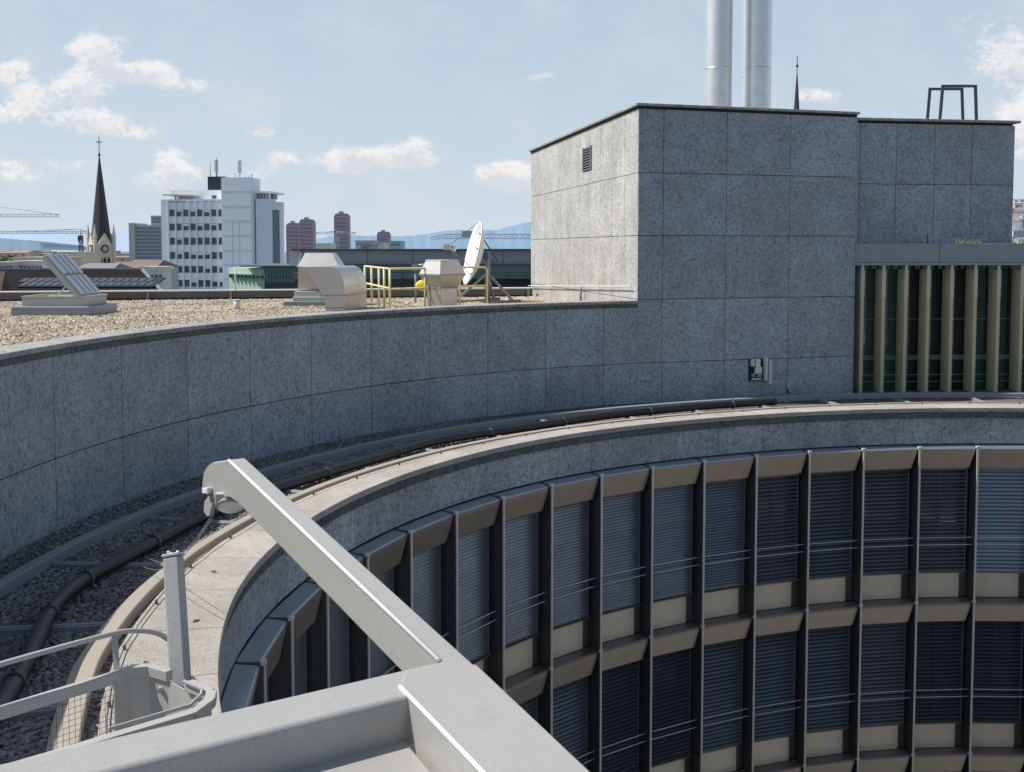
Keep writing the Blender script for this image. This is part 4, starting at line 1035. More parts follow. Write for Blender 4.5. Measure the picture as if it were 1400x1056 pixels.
for r_i,ry in enumerate(rowsy):
    mb=MB(); pbx(mb,234.2,312,ry-9.6 if r_i else 277,ry,Y+.1,.3); mb.build('parapet_panel',TW2,wt)
    for cx0 in cols_:
        mb=MB(); pbx(mb,cx0+.5,cx0+8.2,ry+.1,ry+9,Y+.15,.2); wdo=mb.build('window',TGL,wt)
        if random.random()<.25:
            mb=MB(); pbx(mb,cx0+.9,cx0+7.8,ry+.4,ry+random.uniform(2,5),Y+.06,.06); mb.build('sunblind',TW2,wdo)
mb=MB(); pbx(mb,235,312,260,273.4,Y+4,8); mb.build('penthouse',TW2,wt)
mb=MB(); pbx(mb,226,247,265.5,267,Y-1,5); pbx(mb,250,269,266,268,Y+1,5); pbx(mb,247.5,249.5,267,273,Y+2.5,.5); pbx(mb,241,242,267,273,Y+2.5,.5); mb.build('terrace_canopy',simple('canopy_cream',(.6,.58,.48),.7),wt)
mb=MB(); pbx(mb,293,299,267.5,272,Y+3.8,.5); mb.build('window',TGL,wt)
mb=MB(); pbx(mb,286.5,310,241.5,260,Y+5,6); mb.build('plant_box',simple('plant_box_black',(.02,.025,.04),.4,0,.3,.6),wt)
mb=MB(); a=xx(310,340,Y-1); b=xx(353.5,340,Y-1); mb.box(a,b-.3,Y-1,Y+5,0,zz(243,Y-1)); mb.build('stair_tower',TW,wt)
mb=MB(); zt_=zz(243,Y-1)
for i in range(14):
    z=zt_-3-i*3.1
    if z>0: mb.box(a+.2,b-.2,Y-1.03,Y-1.005,z,z+.1)
for xx_ in (a+(b-a)*.33,a+(b-a)*.55): mb.box(xx_,xx_+.08,Y-1.02,Y-1.005,0,zt_-9)
mb.build('panel_joint',simple('joint_line',(.45,.52,.60),.7),wt)
mb=MB(); a2=xx(355,340,Y); 
pts=[(a2,Y+1),(xx(378,340,Y+2),Y+2.2),(xx(378,340,Y+2),Y+5),(a2,Y+5)]
mb.prism([(p[0],p[1],0) for p in pts],(0,0,zz(272,Y))); 
mb.build('wing_wall',TW,wt)
mb=MB(); pts=[(xx(378.2,340,Y+2),Y+2.6),(xx(388,340,Y+2.5),Y+3.2),(xx(388,340,Y+2.5),Y+4.6),(xx(378.2,340,Y+2),Y+4.6)]; mb.prism([(p[0],p[1],0) for p in pts],(0,0,zz(287,Y))); mb.build('grey_slot',TG,wt)  # slot in its own grey
mb=MB(); pts=[(xx(378.2,340,Y+2),Y+2.3),(xx(390.5,340,Y+2.5),Y+3.1),(xx(390.5,340,Y+2.5),Y+4.8),(xx(378.2,340,Y+2),Y+4.8)]; mb.prism([(p[0],p[1],zz(286.9,Y)) for p in pts],(0,0,zz(276,Y)-zz(286.9,Y))); pbx(mb,388.2,390.5,287,None,Y+2.9,2); mb.build('wing_rim',TW,wt)
mb=MB(); pbx(mb,353.6,378,262,264.5,Y+1,9); pbx(mb,355,357.5,264.5,273,Y+3,6); 
for c in (361,365,369,373): pbx(mb,c,c+1.2,264.5,273,Y+3,1)
mb.build('roof_terrace',TW2,wt)
mb=MB(); pbx(mb,354,378,265.5,272.4,Y+5,3); mb.build('recess',TG,wt)
for c,y1,y0,r in ((288,240,221,.16),(297,240,216,.3),(330,242,217,.2)):
    p=at(c,y1,Y+6); mb=MB(); zt2=zz(y0,Y+6); mb.tube([(p.x,p.y,zz(y1+3,Y+6)),(p.x,p.y,zt2)],r*.6,8)
    if c!=288:
        for a_ in range(3):
            for zq in (.35,.7): mb.box(p.x-.35+a_*.3,p.x-.2+a_*.3,p.y-.3,p.y-.1,p.z+(zt2-p.z)*zq-.6,p.z+(zt2-p.z)*zq+.7)
    mb.build('antenna',simple('antenna_grey',(.5,.5,.5),.6),wt)
mb=MB()
for c in (314,319,324,337,343,347): pbx(mb,c,c+2.2,236.5+random.uniform(0,2),243.2,Y+3,1)
mb.build('roof_equipment',TW2,wt)
wt.rotation_euler=(0,0,R(-6))
# glass office behind
Y=330
ob=empty('banded_office_block',(xx(200,340,Y),Y+10,0),'grey banded office block with a cream end wall behind the white slab','office block')
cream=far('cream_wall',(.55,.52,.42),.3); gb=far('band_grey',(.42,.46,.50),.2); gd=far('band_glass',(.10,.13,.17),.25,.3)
mb=MB(); pbx(mb,176.5,184.5,305,None,Y,12); mb.build('end_wall',cream,ob)
mb=MB(); pbx(mb,184.6,224,308,None,Y+.6,12); pbx(mb,207,224,295,307.9,Y+2,10); mb.build('wall',gb,ob)
for i in range(9):
    mb=MB(); pbx(mb,186,223,311+i*5,313.6+i*5,Y+.4,.5); mb.build('window_band',gd,ob)
for i in range(2):
    mb=MB(); pbx(mb,208.5,223,298+i*4.5,300.3+i*4.5,Y+1.8,.5); mb.build('window_band',gd,ob)
# church
Y=260.; sc_=Y/1400
cc=Vector((xx(138.5,340,Y),Y,0)); chs=simple('church_stone_cream',(.66,.60,.48),.8,0,.18,.4); slate=simple('spire_slate',(.045,.04,.045),.6,0,.25,.5); dkw=simple('church_louvre',(.03,.028,.03),.7)
ch=empty('church_tower',(cc.x,cc.y,0),'cream stone church tower with clock faces, pinnacles and a dark slate spire','church')
ang=R(41)
def rot(x,y): return (cc.x+x*math.cos(ang)-y*math.sin(ang),cc.y+x*math.sin(ang)+y*math.cos(ang))
hw2=2.38
zb_=zz(334,Y)
mb=MB(); mb.prism([(*rot(a,b),0) for a,b in ((-hw2,-hw2),(hw2,-hw2),(hw2,hw2),(-hw2,hw2))],(0,0,zb_)); mb.build('tower',chs,ch)
mb=MB()
for a,b in ((-hw2,-hw2),(hw2,-hw2),(hw2,hw2),(-hw2,hw2)):
    x,y=rot(a,b); mb.cone((x,y),.5,.45,zb_-12,zb_+1.6,8,0,False); mb.cone((x,y),.55,.02,zb_+1.6,zb_+5.2,8,0,False)
mb.build('pinnacle',chs,ch)
faces=[((0,-1)),((-1,0)),((1,0)),((0,1))]
for fx,fy in faces:
    # gable with clock
    tx,ty=-fy,fx
    g=lambda u,o,z: (*rot(fx*(hw2+o)+tx*u,fy*(hw2+o)+ty*u),z)
    mb=MB(); P=[g(-1.75,-.2,zb_-.2),g(1.75,-.2,zb_-.2),g(0,-.2,zb_+2.8)]; q0=Vector(g(0,-.2,0)); q1=Vector(g(0,.25,0)); mb.prism(P,q1-q0); mb.build('gable',chs,ch)
    mb=MB(); cz_=zb_-1.2; P=[g(.98*math.cos(t),.0,cz_+.98*math.sin(t)) for t in np.linspace(0,2*math.pi,20,endpoint=False)]; mb.prism(P,(q1-q0)*.45)
    ck=mb.build('clock_ring',dkw,ch)
    mb=MB(); P=[g(.62*math.cos(t),.21,cz_+.62*math.sin(t)) for t in np.linspace(0,2*math.pi,20,endpoint=False)]; mb.prism(P,(q1-q0)*.15); mb.build('clock_face',simple('clock_cream',(.5,.47,.38),.6),ck)
    for uu in (-.95,0,.95):
        mb=MB(); P=[g(uu-.3,.0,zb_-7.0),g(uu+.3,.0,zb_-7.0),g(uu+.3,.0,zb_-3.9),g(uu,.0,zb_-3.2),g(uu-.3,.0,zb_-3.9)]; mb.prism(P,(q1-q0)*.3); mb.build('belfry_opening',dkw,ch)
    mb=MB(); mb.prism([g(-hw2,.0,zb_-2.9),g(hw2,.0,zb_-2.9),g(hw2,.0,zb_-2.6),g(-hw2,.0,zb_-2.6)],(q1-q0)*.4); mb.build('cornice',chs,ch)
zt_=zz(213,Y); mb=MB(); mb.cone((cc.x,cc.y),2.6,.12,zb_-.3,zt_,8,R(12),False); mb.build('spire',slate,ch)
mb=MB(); p=at(134.5,213,Y); mb.tube([(cc.x,cc.y,zt_-.5),(cc.x,cc.y,zz(187,Y))],.10,6); mb.cone((cc.x,cc.y),.32,.32,zt_-.1,zt_+.5,8); mb.box(cc.x-.75,cc.x+.75,cc.y-.07,cc.y+.07,zz(194.5,Y)-.1,zz(194.5,Y)+.12); mb.build('cross',dkw,ch)
# second steeple behind the block
Y=420.; p=at(1089,150,Y); st=empty('slender_steeple',(p.x,p.y,0),'slender dark steeple tip showing above the granite block beside the flues','church')
mb=MB(); mb.cone((p.x,p.y),3.4,.10,zz(262,Y),zz(96,Y),8,0,False); mb.build('spire',slate,st)
mb=MB(); mb.tube([(p.x,p.y,zz(97,Y)),(p.x,p.y,zz(77,Y))],.16,6); mb.cone((p.x,p.y),.5,.5,zz(92,Y),zz(89,Y),8); mb.build('finial',dkw,st)
mb=MB(); mb.box(p.x-3.6,p.x+3.6,p.y-3.6,p.y+3.6,0,zz(262,Y)); mb.build('tower',chs,st)
# red-brown residential towers
tb=NT('brick_tower'); bt=tb.n('ShaderNodeTexBrick',i_Scale=.2); tb.l(tb.tc(),bt.inputs['Vector'])
TB=simple('tower_hazed_brick',(.40,.32,.36),.8,0,.1,.05); TBW=simple('tower_hazed_window',(.62,.60,.65),.7); TBD=simple('tower_window_dark',(.27,.25,.31),.4)  # red-brown brick and windows with distance haze blended into the colours
for x0,x1,y0,Y,lab in ((391.5,408,305,780,'leftmost mauve brick residential tower, half hidden by the white slab'),(409.5,428,300,760,'second mauve brick residential tower from the left with a chamfered top'),(457,476,292,740,'tallest mauve brick residential tower, standing alone behind a crane jib'),(515.5,532.5,317,900,'low distant mauve brick tower right of the crane')):
    t_=empty('residential_tower',(xx((x0+x1)/2,340,Y),Y,0),lab,'tower','mauve residential towers on the skyline')
    a,b=xx(x0,340,Y),xx(x1,340,Y); zt_=zz(y0,Y); w=b-a
    mb=MB(); mb.prism([(a,Y,0),(b,Y,0),(b,Y,zt_-2),(b-1.6,Y,zt_),(a+1.6,Y,zt_),(a,Y,zt_-2)],(0,12,0)); mb.box(a+w*.3,a+w*.6,Y+3,Y+6,zt_,zt_+1.6); mb.build('wall',TB,t_)
    nfl=int((zt_-26)/2.9)+6
    mb=MB(); mb2=MB()
    for i in range(nfl):
        z=zt_-2.6-i*2.9
        if z<2: break
        mb.box(a+.3,b-.3,Y-.12,Y-.01,z,z+.45)
        for j in range(4): mb2.box(a+w*(.06+.245*j),a+w*(.20+.245*j),Y-.1,Y-.011,z+.5,z+2.0)
    o_=mb.build('balcony_bands',TBW,t_); o_['kind']='stuff'; o_=mb2.build('window_rows',TBD,t_); o_['kind']='stuff'
    mb=MB()
    for j in (0,.245,.49,.735,.97): mb.box(a+w*j,a+w*j+.5,Y-.5,Y-.13,0,zt_-2)
    mb.build('corner_piers',TB,t_)
# long grey hall roof
Y=62.
lh=empty('long_hall',(xx(640,340,Y),Y,0),'long low building with grey metal roof fascia and green glass band below','building')
gm=NT('hall_metal'); nn_=gm.noise(.35,3,.5,stretch=(.2,1,6)); HM=gm.fin(gm.mix(nn_,(.27,.30,.35),(.40,.43,.48)),.5,.15)
HMD=simple('hall_dark_edge',(.07,.08,.09),.5); GG=simple('hall_green_glass',(.085,.18,.165),.25,0,.2,.4); GD=simple('hall_dark_glass',(.02,.04,.038),.2,0,.3,.5)
mb=MB(); pbx(mb,411,1000,343,361.5,Y,20); pbx(mb,411,1000,363,372.5,Y+.3,19); mb.build('metal_fascia',HM,lh)
mb=MB(); pbx(mb,398,1000,340.6,342.9,Y-.5,21); pbx(mb,411,1000,361.5,363,Y-.25,19); mb.build('roof_edge',HMD,lh)
mb=MB(); pbx(mb,395.5,411,343,363,Y-.1,10); mb.build('end_panel',simple('hall_end_pale',(.55,.54,.52),.6,0,.1,.5),lh)
for i,(y0,y1,mt,d) in enumerate(((373,381.5,GG,-.3),(381.6,None,GD,.2))):
    mb=MB(); pbx(mb,402,1000,y0,y1,Y+d,18); mb.build(['green_glass_band','lower_wall'][i],mt,lh)
mb=MB()
for i in range(24):
    c=430+i*24; pbx(mb,c,c+.7,373.5,381.4,Y-.36,.05)
mb.build('glazing_bar',HMD,lh)
for i,c in enumerate(range(440,1000,62)):
    mb=MB(); pbx(mb,c,c+.4,343,361.4,Y-.03,.02); mb.build('panel_seam',HMD,lh)
# green copper building
Y=78.
gb_=empty('green_glass_building',(xx(365,340,Y),Y+4,0),'low building with pale green copper front and teal glass roof band','building')
CU=simple('copper_green',(.36,.52,.44),.6,0,.14,.5); CU2=simple('copper_pale',(.42,.58,.47),.6,0,.08,.5)
TE=simple('teal_glass',(.09,.22,.22),.22,0,.15,.3); TE2=simple('teal_dark',(.02,.06,.055),.2)
a=xx(312.5,340,Y); b=xx(361,340,Y-3.5); c_=xx(414,340,Y-2)
mb=MB(); mb.prism([(a,Y,0),(b,Y-3.5,0),(b,Y+7,0),(a,Y+7,0)],(0,0,zz(377,Y-1))); mb.build('copper_wall',CU,gb_)
mb=MB(); mb.prism([(a,Y-.1,zz(377,Y-1)),(b,Y-3.7,zz(377,Y-1)),(b,Y+6,zz(377,Y-1)),(a,Y+6,zz(377,Y-1))],(0,0,zz(366,Y)-zz(377,Y-1))); mb.build('copper_attic',CU2,gb_)
for i in range(9):
    t_=(i+.4)/9.2; x=a+(b-a)*t_; y=Y-.12-3.6*t_; mb=MB(); mb.box(x,x+.42,y-.35,y+.1,zz(379.5,Y),zz(374,Y)); d_=mb.build('dormer',CU2,gb_)
    mb=MB(); mb.box(x+.06,x+.36,y-.37,y-.351,zz(379,Y),zz(375.5,Y)); mb.build('pane',TE2,d_)
mb=MB(); mb.box(b+.02,c_,Y-3.7,Y+6,zz(386,Y-3),zz(365,Y-3)); mb.build('glass_roof_band',TE,gb_)
mb=MB(); mb.box(b+.02,c_+.3,Y-3.4,Y+5.5,0,zz(386,Y-3)); mb.build('lower_wall',TE2,gb_)
mb=MB(); mb.box(b-1.6,c_+.25,Y-4,Y+6.5,zz(365,Y-3)+.01,zz(363,Y-3)); mb.box(b,c_,Y-3.75,Y-3.7,zz(379,Y-3),zz(378,Y-3)); 
for i in range(12): x=b+(c_-b)*(i+.5)/12; mb.box(x,x+.05,Y-3.75,Y-3.701,zz(386,Y-3),zz(365,Y-3))
mb.build('roof_trim',simple('trim_dark_teal',(.08,.13,.13),.4),gb_)
# slate roofed building at the left
sl=empty('slate_roof_building',(xx(110,340,72),72,0),'dark slate hipped roof with a long strip of skylights behind the parapet','building')
rsl=simple('slate_roof',(.024,.021,.023),.95,0,.25,1.2,bump=.3,spec=.05); 
YE=66.;YR=73.
e0_=at(-140,402,YE); e1_=at(224,402,YE); r0_=at(-140,369,YR); r1_=at(194,366.8,YR)
zE=e0_.z; zR_=r0_.z
mb=MB(); yb2=YR+7
xb2=xx(214,340,yb2)
V=[(e0_.x,YE,zE),(e1_.x,YE,zE),(r1_.x,YR,zR_),(r0_.x,YR,zR_),(xb2,yb2,zE),(e0_.x,yb2,zE)]
mb.add(V,[(0,1,2,3),(1,4,2),(3,2,4,5),(0,3,5)]); mb.build('slate_roof',rsl,sl)
mb=MB(); mb.prism([(e0_.x+.4,YE+.5,0),(e1_.x-.5,YE+.5,0),(xb2-.6,yb2-.5,0),(e0_.x+.4,yb2-.5,0)],(0,0,zE-.02)); mb.build('wall',M['conc'],sl)
mb=MB(); mb.beam((r0_.x,YR,zR_+.05),(r1_.x,YR,zR_+.05),.35,.12); mb.beam((r1_.x,YR,zR_+.03),(e1_.x,YE,zE+.03),.2,.1); mb.build('ridge_capping',M['zinc'],sl)
def roofpt(px,fr):   # fr 0 eave .. 1 ridge
    y=YE+(YR-YE)*fr; z=zE+(zR_-zE)*fr; x=xx(px,340,y); return Vector((x,y,z))
nrm_r=Vector((0,-(zR_-zE),(YR-YE))).normalized()
f0,f1=.22,.56
mb=MB(); mb.obox(roofpt(22,f0)+nrm_r*.02,roofpt(208,f0)-roofpt(22,f0),(roofpt(22,f1)-roofpt(22,f0)).length*Vector((0,(YR-YE),(zR_-zE))).normalized(),nrm_r*.08); SKG=simple('skylight_glass',(.055,.065,.095),.5,0,.3,1.0,rv=.4); skl=mb.build('skylight_strip',M['dark'],sl)
spn=Vector((0,(YR-YE),(zR_-zE))).normalized()
for i in range(17):
    c=24+i*10.8; 
    for j,(fa,fb) in enumerate(((.25,.38),(.41,.54))):
        p_=roofpt(c,fa); q_=roofpt(c+8.4,fa); L_=(roofpt(c,fb)-p_).length
        mb=MB(); mb.obox(p_+nrm_r*.105,Vector((q_.x-p_.x,0,0)),spn*L_,nrm_r*.03); mb.build('pane',SKG,skl)
# red-brown roof at the far left and behind
rb=simple('red_brown_tiles',(.13,.075,.06),.8,0,.25,1.0,bump=.3)
def gable(name,x0,x1,ye,yr,Y0_,Y1_,roofm,wallm,label,cat='house',group=None,hip=0.0):
    YM=(Y0_+Y1_)/2; a=xx(x0,340,Y0_); b=xx(x1,340,Y0_); ze=zz(ye,Y0_); zr=zz(yr,YM)
    r=empty(name,((a+b)/2,YM,0),label,cat,group); h=(b-a)*hip
    mb=MB(); mb.box(a+.15,b-.15,Y0_+.3,Y1_-.3,0,ze); mb.prism([(a+.15,Y0_+.35,ze),(a+.15,Y1_-.35,ze),(a+.15+h,YM,zr-.1)],(.01,0,0)); mb.build('wall',wallm,r)
    mb=MB(); mb.add([(a,Y0_,ze),(b,Y0_,ze),(b-h,YM,zr),(a+h,YM,zr),(b,Y1_,ze),(a,Y1_,ze)],[(0,1,2,3),(2,4,5,3),(0,3,5),(1,4,2)]); mb.build('roof',roofm,r); return r,a,b,ze,zr
gable('brown_roof_building',-160,-2,404,371,64,65.6,rb,M['conc'],'dark red brown roof edge at the far left in front of the slate roof','building',hip=.0)
wl_=simple('render_white',(.66,.64,.60),.8,0,.08,.3); wl2=simple('render_cream',(.60,.53,.40),.8,0,.1,.3); wl3=simple('render_grey',(.42,.43,.43),.8,0,.1,.3)
far_roof=simple('roof_brown_far',(.24,.17,.15),.85,0,.15,.3)
gable('brown_roof_building',159,213,366.5,355.5,120,129,far_roof,wl3,'wide brown tiled roof in front of the church and the banded block','building',hip=.12)
gable('brown_roof_building',95,152,370,360,105,112,simple('roof_grey_far',(.25,.245,.24),.85,0,.2,.4),wl2,'grey roofed building directly below the church tower','building',hip=.1)
# white buildings with loggia windows
def block(name,x0,x1,y0,Y,D,mat,label,win=None,group=None,cat='building',roof=None):
    a=xx(x0,340,Y); b=xx(x1,340,Y); r=empty(name,((a+b)/2,Y+D/2,0),label,cat,group)
    mb=MB(); mb.box(a,b,Y,Y+D,0,zz(y0,Y)); mb.build('wall',mat,r)
    if win:
        for (wx0,wx1,wy0,wy1) in win:
            mb=MB(); mb.box(xx(wx0,340,Y),xx(wx1,340,Y),Y-.03,Y+.05,zz(wy1,Y),zz(wy0,Y)); mb.build('window',TGL,r)
    mb=MB(); mb.box(a-.25,b+.25,Y-.25,Y+D+.2,zz(y0,Y)+.003,zz(y0,Y)+.35); mb.build('roof_slab',roof or mat,r)
    return r
block('white_annex',196,222,369.5,100,2.5,wl_,'white low annex beside the white office slab',[(204,209,376,382),(210.5,215.5,376,382),(217,221,376,382)])
block('flat_roof_building',18,56,361,110,5,wl_,'pale flat roofed building with dark window row left of the hatch lid',[(27+i*5.2,30.6+i*5.2,364,369.5) for i in range(6)])
block('flat_roof_building',-60,15,363,108,5,wl3,'dark windowed low building at the far left of the skyline',[(-30+i*6,-25.5+i*6,364.5,370) for i in range(8)])
block('flat_roof_building',17,60,354.5,180,16,simple('render_salmon',(.62,.50,.40),.8),'salmon rendered block behind the pale flat roofed building')
block('flat_roof_building',82,106,346.5,240,14,wl2,'cream rendered block with small windows between the hatch lid and the church',[(84+i*4.6,86+i*4.6,351,353.5) for i in range(5)])
# fringe of rooftop sheds behind the grey hall
for x0,x1,y0,Y,mt,lab in ((486,510,330.5,300,'r','grey low block right of the tallest tower'),(511,524,333.5,280,'w','white rounded shed on the skyline left of the low tower'),(533,548,331,340,'b','blue grey block right of the low distant tower'),(432,452,334,420,'w','pale flat building between the second tower and the tallest'),(494,508,335,260,'m','mauve low block above the grey hall roof')):
    block('skyline_block',x0,x1,y0,Y,14,{'r':wl3,'w':wl_,'b':simple('render_blue',(.35,.45,.55),.7),'m':TB}[mt],lab,[(x0+2+i*4,x0+4.2+i*4,y0+2.5,y0+5) for i in range(int((x1-x0-3)/4))] if mt!='w' else None)
# countless small distant houses: still one object each
hm=[simple('far_house_wall',(.62,.60,.57),.85,0,.1,.1),simple('far_house_wall_cream',(.58,.52,.44),.85,0,.1,.1),simple('far_house_wall_grey',(.46,.48,.50),.85,0,.1,.1)]
rm=[simple('far_roof_red',(.36,.25,.22),.85,0,.1,.1),simple('far_roof_brown',(.27,.22,.21),.85,0,.1,.1),simple('far_roof_grey',(.33,.34,.36),.85,0,.1,.1)]
def house_mesh(w,d,h,rh,mi):
    mb=MB(); mb.box(-w/2,w/2,-d/2,d/2,0,h); mb.cm=1
    mb.add([(-w/2-.4,-d/2-.4,h),(w/2+.4,-d/2-.4,h),(w/2+.4,0,h+rh),(-w/2-.4,0,h+rh),(w/2+.4,d/2+.4,h),(-w/2-.4,d/2+.4,h)],[(0,1,2,3),(3,2,4,5),(0,3,5),(1,4,2)])
    mb.cm=2
    nx=max(2,int(w/3.2))
    for f_ in range(int(h/3)):
        for i in range(nx): x=-w/2+w*(i+.5)/nx; mb.box(x-.55,x+.55,-d/2-.04,-d/2+.1,f_*3+1,f_*3+2.4)
    return mb.build('town_house',[hm[mi%3],rm[mi//3%3],TBD])
pro=[house_mesh(14,10,13,4,0),house_mesh(20,11,16,4,4),house_mesh(26,12,19,.5,2),house_mesh(12,12,10,5,6),house_mesh(34,12,15,3,8),house_mesh(17,10,21,.6,1)]
def reg(px,Y): 
    if px>1380: return 'small pale house on the wooded hillside at the right edge of the view','houses on the hillside at the right edge'
    if px<60: return 'small distant town house left of the church, near the green trees','distant town houses left of the church'
    return 'small distant town house on the skyline between the hatch lid and the office slab','distant town houses near the church'
cnt=0
def place(pr,x,y,z,rz,lab,grp,sc=1):
    o=pr.copy(); col.objects.link(o); o.location=(x,y,z); o.rotation_euler=(0,0,rz); o.scale=(sc,sc,sc); tag(o,lab,'house',grp); return o
for i in range(150):
    px=random.uniform(-20,232); Yh=random.choice([random.uniform(330,600),random.uniform(500,1100),random.uniform(700,1800)])
    if abs(px-138)<20 and Yh<320: continue
    lab,grp=reg(px,Yh); place(random.choice(pro),xx(px,340,Yh),Yh,0,random.uniform(-.5,.5),lab,grp,random.uniform(.8,1.15))
for i in range(60):
    px=random.uniform(1383,1404); fy=random.uniform(0,.93); Yh=1600+1000*fy
    zh=np.interp(fy,[0,.25,.5,1],[0,.55,.85,1])*zz(281,2600)
    place(random.choice(pro),xx(px,340,Yh),Yh,zh-4,random.uniform(-.6,.6),*reg(px,Yh),random.uniform(.6,.85))
for p in pro: bpy.data.objects.remove(p)
# trees
lf=NT('foliage'); lr=lf.rnd(); LF=lf.fin(lf.ramp(lr,[(0,(.045,.085,.025)),(.5,(.09,.15,.04)),(1,(.16,.22,.06))]),.7,0,.2)
lf=NT('foliage_yellow'); lr=lf.rnd(); LFY=lf.fin(lf.ramp(lr,[(0,(.14,.17,.03)),(.5,(.30,.32,.06)),(1,(.42,.40,.10))]),.7,0,.2)
bark=simple('bark',(.10,.08,.06),.9)
def tree(name,c,h,rx,leafm,label,n=1500,leaf=.35,grp=None,seed=1,cz=None):
    rr=random.Random(seed); r=empty(name,c,label,'tree',grp); c=Vector(c)
    mb=MB(); mb.tube([c,c+Vector((.1*h/8,0,h*.35)),c+Vector((0,.1,h*.7))],[h*.035,h*.025,h*.01],8)
    for i in range(7):
        a=i*2.4; st_=c+Vector((0,0,h*(.3+.05*i))); mb.tube([st_,st_+Vector((math.cos(a)*rx*.7,math.sin(a)*rx*.7,h*.22))],[h*.015,h*.004],5)
    mb.build('trunk',bark,r)
    mb=MB(); blobs=[(rr.uniform(-.65,.65)*rx,rr.uniform(-.65,.65)*rx,h*rr.uniform(.45,.88),rx*rr.uniform(.3,.55)) for _ in range(16)]
    for i in range(n):
        b=rr.choice(blobs); d=Vector((rr.gauss(0,1),rr.gauss(0,1),rr.gauss(0,1))).normalized(); q_=c+Vector(b[:3])+d*b[3]*rr.uniform(.6,1.1)
        u=Vector((rr.gauss(0,1),rr.gauss(0,1),rr.gauss(0,1))).normalized(); v=u.cross(d+Vector((.01,0,0))).normalized(); s_=leaf*rr.uniform(.5,1.2)
        mb.add([q_-u*s_-v*s_*.5,q_+u*s_-v*s_*.4,q_+u*s_*.6+v*s_*.6,q_-u*s_*.7+v*s_*.5],[(0,1,2,3)])
    mb.build('crown',leafm,r); return r
p=at(327,396,52); tree('bushy_tree',(p.x,p.y,0),p.z+ .45+ (396-382)/1400*52-.6,1.15,LFY,'bushy yellow green tree top just behind the roof parapet',900,.10,seed=3)
p=at(348,396,56); tree('bushy_tree',(p.x,p.y,0),zz(385,56),1.5,LF,'darker green tree top in front of the copper green building',900,.12,seed=5)
tr0=None
for i,px in enumerate((-14,-2,9)):
    p=at(px,345,330); tr0=tree('broadleaf_tree',(p.x,p.y+i*6,0),zz(344.5+i,330),5.5,LF,['pale green tree at the left picture edge','middle of three pale green trees at the left edge','rightmost of three pale green trees at the left edge'][i],900,.9,seed=i+9)
for i in range(16):
    px=random.uniform(12,118); Yt=random.uniform(300,520); c_t=copy_tree(tr0); c_t.location=(xx(px,340,Yt),Yt,-random.uniform(1,6)); c_t.rotation_euler=(0,0,i*1.3)
    tag(c_t,'small distant dark green tree among the town houses left of the church','tree','distant trees among the town houses')
# cranes
steelc=far('crane_cream_steel',(.66,.66,.64),.45,.5); red=simple('crane_mast_dark_red',(.12,.06,.09),.6); steelg=far('crane_grey_steel',(.42,.43,.47),.5,.5)
def lattice(mb,a,b,s,t,n,sides=4):
    a,b=Vector(a),Vector(b); d=(b-a); L_=d.length; d.normalize(); up_=Vector((0,0,1)) if abs(d.z)<.9 else Vector((1,0,0)); r=d.cross(up_).normalized(); u=r.cross(d)
    if sides==3: cs=[-r*s/2,r*s/2,u*s*.9]
    else: cs=[-r*s/2-u*s/2,r*s/2-u*s/2,r*s/2+u*s/2,-r*s/2+u*s/2]
    for c in cs: mb.beam(a+c,b+c,t,t)
    for i in range(n):
        for k in range(len(cs)):
            c1,c2=cs[k],cs[(k+1)%len(cs)]
            if i%2: c1,c2=c2,c1
            mb.beam(a+d*(L_*i/n)+c1,a+d*(L_*(i+1)/n)+c2,t*.6,t*.6)
def tcrane(name,xm,Y,yj,xl,xr,label,mastm,jibm,s=1.6,yt=None,x_l2=None,t=.22):
    m=at(xm,yj,Y); r=empty(name,(m.x,m.y,0),label,'crane')
    mb=MB(); lattice(mb,(m.x,m.y,0),(m.x,m.y,m.z),s,t,max(6,int(m.z/2.2))); mb.build('mast',mastm,r)
    mb=MB(); lattice(mb,(xx(xl,yj,Y),m.y,m.z+.8),(xx(xr,yj,Y),m.y,m.z+.8),s*.8,t*.8,max(8,int(abs(xx(xr,yj,Y)-xx(xl,yj,Y))/2.5)),3); mb.build('jib',jibm,r)
    ty=m.z+(7 if yt is None else yt); mb=MB(); mb.tube([(m.x,m.y,m.z),(m.x,m.y,ty)],.25,6)
    for q_ in (xl,xr,(xl+xm)/2,(xr+xm)/2): mb.tube([(m.x,m.y,ty),(xx(q_,yj,Y),m.y,m.z+1.6)],.09,4)
    mb.build('tie_bars',jibm,r)
    mb=MB(); mb.box(m.x-1,m.x+1,m.y-1.6,m.y-.2,m.z-3,m.z-.6); mb.build('cab',mastm,r); return r
tcrane('tower_crane',-75,420,299.5,-130,81,'pale tower crane jib reaching in from the left edge above the hills',steelc,steelc,1.5,8)
tcrane('tower_crane',110.5,520,321.5,-20,122,'small tower crane with dark red mast just left of the church',red,steelg,1.5,3,t=.3)
tcrane('tower_crane',461,560,322.5,430,487,'tower crane with short jib in front of the tallest mauve tower',steelg,steelg,1.6,2.5)
Y=150.
lb=empty('lattice_boom_crane',(xx(860,340,Y),Y,0),'cream lattice crane boom lying level behind the satellite dish','crane')
a=at(606,323.5,Y); b=at(860,323.5,Y)
mb=MB(); lattice(mb,a,(b.x,b.y,a.z),.62,.09,34); mb.build('boom',steelc,lb)
mb=MB(); lattice(mb,a,(xx(588,327,Y),Y,zz(327,Y)),.42,.06,4); mb.build('boom_tip',steelc,lb)
mb=MB(); lattice(mb,(b.x,b.y,0),(b.x,b.y,a.z+1),1.5,.15,12); mb.build('mast',steelc,lb)
mb=MB(); pbx(mb,632,646,316,325,Y-.6,.4); mb.build('counter_panel',simple('boom_panel',(.45,.44,.46),.6),lb)

